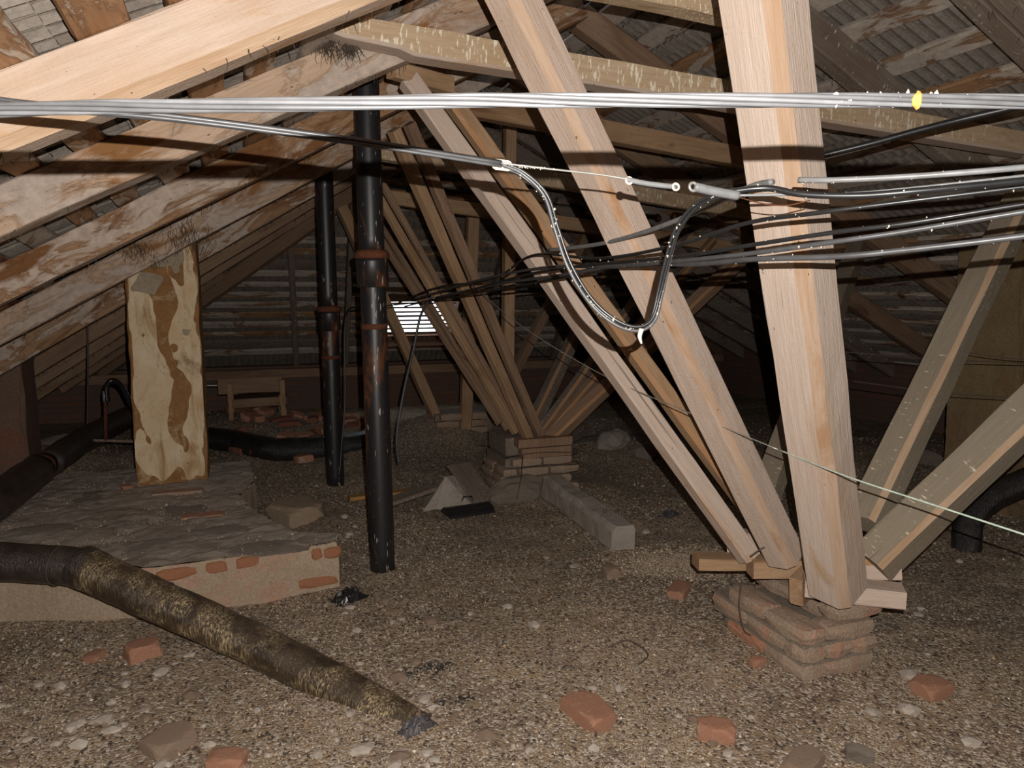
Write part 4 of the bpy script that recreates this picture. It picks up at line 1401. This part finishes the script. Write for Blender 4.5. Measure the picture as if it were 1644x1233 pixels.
spl = tube('splice', [PT(1115, 300, 1.63), PT(1150, 308, 1.64), PT(1185, 314, 1.65)], 0.0105, M['cable_light'], 8, rootB)
def ring(name, c, R_, r, mat, parent, ax):
    pts = [c + (RT * math.cos(a) + UP * math.sin(a) * 1.0 + FW * 0.3 * math.cos(a)) * R_ for a in np.linspace(0, 2 * math.pi, 15)]
    return tube(name, pts, r, mat, 6, parent, spline=False)
ring('eyelet', PT(1113, 300, 1.63), 0.009, 0.0035, M['steel'], spl, None)
for x, y in ((1010, 290), (1085, 300)):
    ring('wire_knot', PT(x, y, 1.6), 0.007, 0.0028, M['twine'], rootB, None)
for k in range(6):
    ring('twine_wrap', PT(798 + k * 3.2, 264 + k * .4, 1.56), 0.0105, 0.0016, M['twine'], rootB, None)
tube('drooping_dirt', [PT(1030, 528, 1.61), PT(1027, 540, 1.61), PT(1030, 552, 1.61)], [0.006, 0.005, 0.002], M['dropping'], 7, rootB)
tube('tail_wire', [PT(1185, 316, 1.65), PT(1220, 326, 1.66), PT(1260, 330, 1.66), PT(1300, 322, 1.66)], 0.0014, M['rust'], 5, rootB)
# the cables on the right
def cab(pts, r, mat, label, dn=0, group=None, dr=0.0028, cat='cable', name='cable'):
    o = tube(name, pts, r, M[mat], 8, None)
    tag(o, label, cat, group)
    if dn:
        dirt(o, pts, dn, dr, int(pts[0].x * 1000) % 97, spread=r * 1.1)
    return o
cab([PT(1282, 289, 1.60), PT(1340, 289, 1.55), PT(1450, 284, 1.5), PT(1560, 276, 1.45), PT(1650, 268, 1.42), PT(1760, 258, 1.4)], 0.0062, 'cable_light', 'thick light grey cable ending in front of the thick bright strut', 22)
cab([PT(1168, 308, 1.66), PT(1230, 302, 1.64), PT(1290, 312, 1.60), PT(1380, 314, 1.55), PT(1480, 306, 1.5), PT(1644, 290, 1.45), PT(1760, 276, 1.42)], 0.0072, 'cable_black', 'thick black cable leaving the loop and running under the light grey one', 40)
cab([PT(1160, 314, 1.66), PT(1280, 312, 1.62), PT(1400, 308, 1.56), PT(1644, 282, 1.46), PT(1760, 268, 1.42)], 0.0030, 'cable_light', 'thin grey wire running along the thick black cable', 18)
far = [PT(690, 474, 5.0), PT(760, 455, 4.0), PT(830, 438, 3.2)]
cab([PT(640, 486, 5.6)] + [PT(700, 462, 5.0), PT(790, 448, 4.0), PT(855, 410, 3.2), PT(960, 415, 2.6), PT(1080, 395, 2.1), PT(1200, 358, 1.85), PT(1310, 342, 1.7), PT(1450, 324, 1.6), PT(1644, 300, 1.5), PT(1760, 286, 1.45)],
    0.0055, 'cable_black', 'black cable curving from the far fan past the pale struts, uppermost of the sheaf', 50)
cab([PT(650, 492, 5.6), PT(740, 470, 4.4), PT(850, 440, 3.3), PT(960, 424, 2.6), PT(1090, 412, 2.1), PT(1215, 392, 1.85), PT(1340, 373, 1.7), PT(1460, 358, 1.6), PT(1644, 328, 1.5), PT(1760, 312, 1.45)],
    0.0055, 'cable_black', 'black cable in the middle of the sheaf crossing both pale struts', 45)
cab([PT(660, 482, 5.6), PT(760, 452, 4.2), PT(870, 430, 3.2), PT(980, 428, 2.55), PT(1100, 418, 2.1), PT(1220, 405, 1.85), PT(1340, 388, 1.7), PT(1450, 372, 1.62), PT(1644, 340, 1.5), PT(1760, 322, 1.45)],
    0.0062, 'cable_grey', 'dark grey cable running next to the middle black cable of the sheaf', 45)
cab([PT(700, 478, 4.9), PT(800, 456, 3.8), PT(900, 442, 3.0), PT(1000, 424, 2.5), PT(1110, 424, 2.1), PT(1210, 416, 1.85), PT(1340, 412, 1.7), PT(1450, 402, 1.62), PT(1644, 379, 1.5), PT(1760, 362, 1.45)],
    0.0070, 'cable_grey', 'lowest grey cable of the sheaf in front of the dusty strut', 45)
cab([PT(610, 492, 6.0), PT(700, 482, 5.0), PT(800, 464, 3.9), PT(900, 446, 3.0), PT(960, 432, 2.7), PT(1080, 424, 2.2), PT(1200, 420, 1.95)], 0.005, 'cable_black', 'black cable joining the sheaf low behind the pale pair of struts', 12)
cab([PT(880, 402, 3.2), PT(960, 392, 2.8), PT(1030, 374, 2.5), PT(1110, 344, 2.2), PT(1200, 302, 1.9), PT(1240, 292, 1.8)], 0.008, 'cable_light', 'flat grey cable rising behind the loop to the thick bright strut')
cab([PT(1310, 252, 3.0), PT(1400, 230, 2.9), PT(1480, 208, 2.8), PT(1560, 188, 2.7), PT(1660, 166, 2.6), PT(1760, 148, 2.5)], 0.013, 'cable_black', 'thick black cable rising in front of the flecked collar beam below the right slope', 16)
cab([PT(640, 742, 5.0), PT(637, 700, 5.05), PT(648, 630, 5.1), PT(664, 560, 5.15), PT(676, 505, 5.15), PT(695, 474, 5.05)], 0.009, 'cable_grey', 'thin grey cable hanging down beside the nearer soil pipe')
cab([PT(545, 765, 6.0), PT(548, 720, 6.02), PT(554, 640, 6.05), PT(553, 540, 6.05), PT(558, 500, 6.03), PT(575, 492, 5.8), PT(600, 490, 5.4)], 0.007, 'cable_black', 'black cable running down the further soil pipe')
cab([PT(1760, 896, 1.9), PT(1644, 858, 2.0), PT(1500, 811, 2.2), PT(1360, 765, 2.45), PT(1250, 722, 2.75)], 0.0028, 'string', 'taut pale green string crossing the feet of the struts', cat='string', name='string')
cab([PT(1250, 722, 2.75), PT(1100, 660, 3.1), PT(960, 598, 3.6), PT(830, 518, 4.3), PT(745, 445, 5.2)], 0.0024, 'steel', 'thin wire prolonging the green string towards the far fan', 8, cat='wire', name='wire')
for i, (a, b) in enumerate((((1300, 560), (1700, 585)), ((1370, 612), (1644, 640)), ((1520, 560), (1700, 580)))):
    cab([PT(*a, 4.4), PT((a[0] + b[0]) / 2, (a[1] + b[1]) / 2 + 4, 4.3), PT(*b, 4.2)], 0.0025, 'wire', 'thin dark wire strung before the ochre chimney', group='thin wires by the ochre chimney', cat='wire', name='wire')

# ------------------------------------------------------------------ bench, rod, small things at the back
def bench():
    root = empty('wooden_bench', PZ(412, 690, 0.10))
    tag(root, 'small brown wooden bench frame standing on the rubble by the rear wall', 'bench')
    Y = 8.75
    def q(x, y, d=0.0):
        return PY(x, y, Y + d)
    for x0, y0, x1, y1, d, w in ((374, 700, 369, 640, 0, 0.05), (458, 682, 452, 634, 0, 0.06), (372, 662, 369, 616, 0.02, 0.06), (455, 650, 452, 610, .02, .06)):
        beam('leg', q(x0, y0, d), q(x1, y1, d), w, 0.05, M['pine_brown'], (0, 1, 0), parent=root, seed=x0)
    beam('leg', q(380, 678, 0.45), q(378, 630, 0.45), .05, .05, M['old'], (0, 1, 0), parent=root, seed=5)
    beam('leg', q(452, 668, 0.45), q(448, 625, 0.45), .05, .05, M['old'], (0, 1, 0), parent=root, seed=6)
    beam('rail', q(366, 649), q(460, 643), 0.05, 0.10, M['old'], (0, 0, 1), parent=root, seed=7)
    beam('seat_board', q(366, 640, 0.25), q(460, 634, 0.25), 0.42, 0.03, M['dark_board'], (0, 0, 1), parent=root, seed=8)
    beam('backboard', q(350, 621, 0.06), q(452, 616, 0.06), 0.03, 0.18, M['old'], (0, 0, 1), parent=root, seed=9)
bench()
def rod():
    root = empty('standpipe', PZ(170, 708, 0.30))
    tag(root, 'thin rusty upright rod on a flat bar with a rubber hose arching behind', 'pipe')
    Y = 6.6
    tube('rod', [PY(170, 708, Y), PY(169, 645, Y)], 0.014, M['rust'], 8, root, spline=False)
    tube('nozzle', [PY(169, 645, Y), PY(168, 628, Y)], 0.018, M['steel'], 8, root, spline=False)
    tube('hose', [PY(172, 645, Y), PY(171, 622, Y), PY(180, 611, Y), PY(195, 620, Y + .05), PY(210, 648, Y + .1), PY(222, 668, Y + .15)], 0.022, M['black_rag'], 8, root)
    beam('flat_bar', PY(150, 707, Y), PY(225, 709, Y), 0.03, 0.02, M['grey_old'], parent=root)
rod()
o = tube('wire', [PY(140, 512, 7.2), PY(141, 600, 7.2), PY(140, 700, 7.2)], 0.008, M['wire'], 6)
tag(o, 'dark wire hanging from the left rafters beside the stained chimney', 'wire')
o = tube('wire', [PY(320, 604, 8.6), PY(328, 606, 8.6), PY(331, 618, 8.6), PY(350, 619, 8.6)], 0.008, M['steel'], 6)
tag(o, 'bent pale wire hook at the end of the bench backboard', 'wire')

# rubble bricks by the bench
rb = random.Random(5)
for i in range(46):
    px, py = rb.uniform(380, 610), rb.uniform(662, 735)
    p = PZ(px, py, 0.12)
    z = fz(p.x, p.y)
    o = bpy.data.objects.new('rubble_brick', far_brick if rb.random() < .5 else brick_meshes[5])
    COL.objects.link(o)
    o.matrix_basis = Matrix.Translation((p.x, p.y, z + rb.uniform(0.0, 0.05))) @ Matrix.Rotation(rb.uniform(0, 3.1), 4, 'Z') @ Matrix.Rotation(rb.uniform(-.4, .4), 4, 'X') @ Matrix.Diagonal((rb.uniform(.5, 1), 1, 1, 1))
    tag(o, 'broken red brick in the heap between the bench and the soil pipes', 'brick', 'red brick rubble by the bench')

# concrete post on the floor
o = beam('concrete_post', (2.19, 3.98, 0.072), (2.235, 5.22, 0.10), 0.17, 0.165, M['concrete'], seed=120, jit=0.016, ch=(.035, .02, .01, .01), seg=26)
tag(o, 'square concrete post lying on the grit in front of the far pier', 'post')
ring('lifting_eye', Vector((2.2, 4.25, 0.175)), 0.012, 0.003, M['wire'], o, None)
# plank, mortar lump, trough
o = beam('plank', PZ(560, 800, 0.02), PZ(690, 785, 0.02), 0.10, 0.03, M['orange'], (0, 0, 1), seed=121)
tag(o, 'orange plank lying on the floor behind the nearer soil pipe', 'plank')
def lump(name, p, sc, mat, label, cat, seed, rz=0.0, angular=False, squash=0.75, rough=0.3, group=None, rx=0.0):
    me = lump_mesh(name, seed, rough, squash, M[mat], angular, 3 if max(sc) > 0.09 else 2)
    o = bpy.data.objects.new(name, me)
    COL.objects.link(o)
    o.matrix_basis = Matrix.Translation(p) @ Matrix.Rotation(rz, 4, 'Z') @ Matrix.Rotation(rx, 4, 'X') @ Matrix.Diagonal((*sc, 1))
    return tag(o, label, cat, group)
def tent():
    c = PZ(725, 815, 0.0)
    x, y = c.x, c.y
    V = [(-.23, -.02, 0), (.16, -.07, .0), (.25, .15, 0), (-.17, .22, 0), (-.04, .03, .24), (.05, .10, .23), (-.13, -.06, 0.03), (.10, -.06, .08)]
    V = [Vector(v) for v in V]
    Fc = [(0, 6, 4), (6, 7, 4), (6, 1, 7), (7, 1, 5), (7, 5, 4), (1, 2, 5), (2, 3, 5), (3, 4, 5), (3, 0, 4), (0, 3, 2, 1, 6)]
    o = mk('mortar_lump', V, Fc, M['concrete'], Matrix.Translation((x, y, -0.01)))
    sb = o.modifiers.new('s', 'SUBSURF'); sb.subdivision_type = 'SIMPLE'; sb.levels = sb.render_levels = 3
    tx = bpy.data.textures.new('lump_relief', 'CLOUDS'); tx.noise_scale = 0.08
    dp = o.modifiers.new('d', 'DISPLACE'); dp.texture = tx; dp.strength = 0.03
    tag(o, 'angular pale mortar lump with a peak, behind the small black trough', 'rubble')
    p = beam('board', PZ(725, 752, .2) + Vector((0.06, 0, 0.02)), PZ(778, 803, 0.04), 0.20, 0.03, M['grey_old'], (0, 0, 1), seed=130)
    tag(p, 'dusty board leaning on the angular mortar lump', 'board')
    p = beam('board', PZ(590, 818, .05), PZ(695, 782, 0.16), 0.16, 0.03, M['grey_old'], (0, 0, 1), seed=131)
    tag(p, 'dusty board lying low between soil pipe and mortar lump', 'board')
tent()
def trough():
    a, b = PZ(716, 822, 0.05), PZ(786, 812, 0.05)
    m, L = axes(a, b, (0, 0, 1))
    root = empty('trough', a)
    N = 10
    V, Fc = [], []
    for u in (0, L):
        for k in range(N + 1):
            th = math.radians(15 + 150 * k / N)
            V.append((0.10 * math.cos(th), 0.075 * math.sin(th) - 0.045, u))
        for k in range(N + 1):
            th = math.radians(15 + 150 * k / N)
            V.append((0.088 * math.cos(th), 0.063 * math.sin(th) - 0.045, u))
    n = N + 1
    for k in range(N):
        Fc += [(k, k + 1, 2 * n + k + 1, 2 * n + k), (n + k, 3 * n + k, 3 * n + k + 1, n + k + 1), (k, n + k, n + k + 1, k + 1), (2 * n + k, 2 * n + k + 1, 3 * n + k + 1, 3 * n + k)]
    Fc += [tuple(range(n)), tuple(reversed(range(2 * n, 3 * n))), (0, 2 * n, 3 * n, n), (n - 1, 2 * n - 1, 4 * n - 1, 3 * n - 1)]
    mk('shell', V, Fc, M['black_rag'], m, root)
    tube('handle', [PZ(742, 803, .09), PZ(744, 798, .09), PZ(757, 797, .09), PZ(759, 802, .09)], 0.006, M['wire'], 6, root, spline=False)
    tag(root, 'small black upturned trough with a wire handle on the grit', 'trough')
trough()
# rocks and chunks
for i, (x, y, sx, sy, sz, mat, lab) in enumerate((
        (985, 728, .17, .14, .15, 'concrete', 'large round stone on the floor under the lowest strut of the far fan'),
        (1035, 738, .20, .13, .11, 'slab', 'flat earth-coloured stone next to the large round stone'),
        (1060, 735, .09, .08, .13, 'slab', 'small upright stone beyond the flat earth-coloured stone'),
        (355, 755, .13, .09, .09, 'concrete', 'pale stone beside the foot of the stained chimney'),
        (95, 697, .20, .12, .12, 'slab', 'rounded dark stone behind the dark lagged pipe'),
        (1485, 745, .15, .1, .10, 'slab', 'brown stone seen between the two dusty struts'))):
    p = PZ(x, y, 0.25 if i in (4,) else 0.03)
    z = fz(p.x, p.y)
    if i == 3:
        p = PZ(x, y, 0.1); z = 0.03
    lump('stone', (p.x, p.y, z + sz * 0.4), (sx, sy, sz), mat, lab, 'stone', 20 + i, i)
lump('masonry_block', (0.30, 5.30, 0.06), (0.20, 0.22, 0.13), 'slab_face', 'broken masonry block on the floor by the further soil pipe', 'masonry', 44, 0.5, True)
# bricks lying about
BR = [(229, 1052, .075, .062, .055, 'brick', 'rounded broken brick in the grit below the streaked insulated pipe'),
      (152, 1052, .05, .04, .025, 'brick', 'flat brick chip beside the rounded broken brick'),
      (945, 1150, .115, .07, .045, 'brick', 'pale red half brick lying alone in the open grit'),
      (1150, 1182, .075, .055, .045, 'brick', 'orange brick piece between the half brick and the near pier'),
      (1495, 1110, .075, .06, .045, 'brick', 'red brick piece on the grit on the dusty-strut side of the near pier'),
      (1090, 958, .10, .05, .03, 'brick', 'buried brick showing orange between the concrete post and the near pier'),
      (981, 932, .06, .05, .05, 'brick_dusty', 'small dusty brick stub near the end of the concrete post'),
      (272, 1192, .075, .09, .04, 'brick_dusty', 'dust-covered brick lump near the lower end of the insulated pipe'),
      (365, 1226, .07, .05, .035, 'brick', 'smooth pinkish brick piece beside the dust-covered brick lump'),
      (1290, 1228, .09, .05, .03, 'brick_dusty', 'pale brick piece half sunk in the grit before the near pier'),
      (1425, 790, .16, .10, .05, 'brick', 'red brick lying between the feet of the dusty struts'),
      (690, 1000, .035, .03, .02, 'brick_dusty', 'small brick crumb on the grit between soil pipe and insulated pipe'),
      (1380, 1210, .05, .04, .03, 'slab', 'grey mortar crumb on the grit before the near pier'),
      (1215, 1010 + 60, .04, .03, .025, 'brick', 'brick crumb at the foot of the near pier by the dangling wire')]
for i, (x, y, sx, sy, sz, mat, lab) in enumerate(BR):
    p = PZ(x, y, 0.01)
    z = fz(p.x, p.y)
    lump('broken_brick', (p.x, p.y, z + sz * 0.35), (sx * 1.25, sy * 1.25, sz * 1.25), mat, lab, 'brick', 50 + i, 0.4 + i * 0.7, True, 0.9, 0.22)
# rags
def rag(x, y, sx, sy, sz, mat, label, seed):
    p = PZ(x, y, 0.0)
    n = 14
    V, Fc = [], []
    for i in range(n):
        for j in range(n):
            u, v = i / (n - 1) - .5, j / (n - 1) - .5
            r = max(0, 1 - (u * u + v * v) * 4)
            h = sz * (0.25 + 0.75 * abs(noise.noise(Vector((u * 5 + seed, v * 5, seed))))) * (r ** 0.4) * 2
            V.append((u * sx * (1 + .4 * noise.noise(Vector((v * 4, seed, 1)))), v * sy * (1 + .4 * noise.noise(Vector((u * 4, seed, 6)))), h))
    for i in range(n - 1):
        for j in range(n - 1):
            a = i * n + j
            if noise.noise(Vector((i * .7 + seed, j * .7, 3))) > -0.35:
                Fc.append((a, a + n, a + n + 1, a + 1))
    o = mk('rag', V, Fc, M[mat], Matrix.Translation((p.x, p.y, fz(p.x, p.y) + 0.002)) @ Matrix.Rotation(0.5, 4, 'Z'))
    sd = o.modifiers.new('s', 'SOLIDIFY'); sd.thickness = 0.004
    tag(o, label, 'rag')
rag(558, 962, 0.17, 0.13, 0.05, 'black_rag', 'crumpled black plastic scrap in front of the masonry base', 3)
rag(668, 1172, 0.14, 0.08, 0.035, 'grey_rag', 'grey-black crumpled rag at the buried end of the insulated pipe', 8)
rag(1075, 828, 0.16, 0.10, 0.03, 'grey_rag', 'dark scrap on the floor between the concrete post and the leaning pair', 5)
# twigs and wires on the floor
for i, (pts, mat, lab) in enumerate((
        ([(1205, 893, .40), (1225, 880, .42), (1262, 868, .46), (1290, 850, .50)], 'wire', 'bent rusty wire hanging on the timber blocks of the near pier'),
        ([(1190, 938, .30), (1187, 975, .18), (1194, 1010, .05), (1205, 1020, .02)], 'wire', 'rusty wire dangling down the long brick face of the near pier'),
        ([(975, 1040, .02), (1010, 1028, .05), (1040, 1050, .02), (1025, 1068, .01)], 'wire', 'thin loop of wire on the open grit'),
        ([(1115, 950, .02), (1135, 935, .05), (1150, 932, .06)], 'wire', 'short wire end on the grit under the square timber block'),
        ([(910, 715, .15), (950, 700, .05), (1010, 698, .04), (1060, 700, .03)], 'cable_black', 'black cable lying on the floor behind the large round stone'),
        ([(830, 800, .05), (836, 770, .2), (840, 730, .45)], 'wire', 'black wire hanging from the far pier to the floor'),
        ([(745, 790, .04), (775, 745, .18), (800, 720, .1), (770, 715, .12)], 'wire', 'tangled wire between the mortar lump and the far pier'),
        ([(815, 580, .9), (822, 610, .78), (835, 640, .66), (842, 655, .6)], 'wire', 'curled wire caught between the struts of the far fan'))):
    P = [PZ(x, y, z) for x, y, z in pts] if i != 7 else [PY(x, y, 5.2) for x, y, z in pts]
    if i == 0:
        P = [PT(x, y, 3.22) for x, y, z in pts]
    if i == 1:
        P = [PT(x, y, 3.30 - 0.0 * k) for k, (x, y, z) in enumerate(pts)]
    o = tube('wire', P, 0.0035, M[mat], 6)
    tag(o, lab, 'wire')

# ------------------------------------------------------------------ pebbles
pm = []
for i in range(8):
    pm.append(lump_mesh('pebble', 100 + i, 0.3, 0.6, M['pebble'] if i < 6 else M['brick_dusty'], i % 3 == 0, 1))
rp_ = random.Random(11)
cnt = 0
while cnt < 260:
    if cnt < 150:
        px, py = rp_.uniform(-20, 700), rp_.uniform(960, 1240)
    else:
        px, py = rp_.uniform(500, 1660), rp_.uniform(820, 1240)
    p = PZ(px, py, 0.0)
    if 2.0 < p.x < 2.6 and 2.2 < p.y < 3.0:
        continue
    if -1.9 < p.x < 0.5 and p.y > 3.75:
        continue
    s = min(0.035, 0.007 + rp_.expovariate(110))
    kind = rp_.randrange(8)
    o = bpy.data.objects.new('pebble', pm[kind])
    COL.objects.link(o)
    o.matrix_basis = Matrix.Translation((p.x, p.y, fz(p.x, p.y) + s * 0.15)) @ Matrix.Rotation(rp_.uniform(0, 6), 4, 'Z') @ Matrix.Diagonal((s * rp_.uniform(1, 1.6), s, s, 1))
    what = 'angular grey-brown' if kind % 3 == 0 and kind < 6 else ('reddish brick' if kind >= 6 else 'rounded grey-brown')
    tag(o, 'small %s pebble lying loose on the gritty floor' % what, 'pebble', what + ' pebbles on the floor')
    cnt += 1
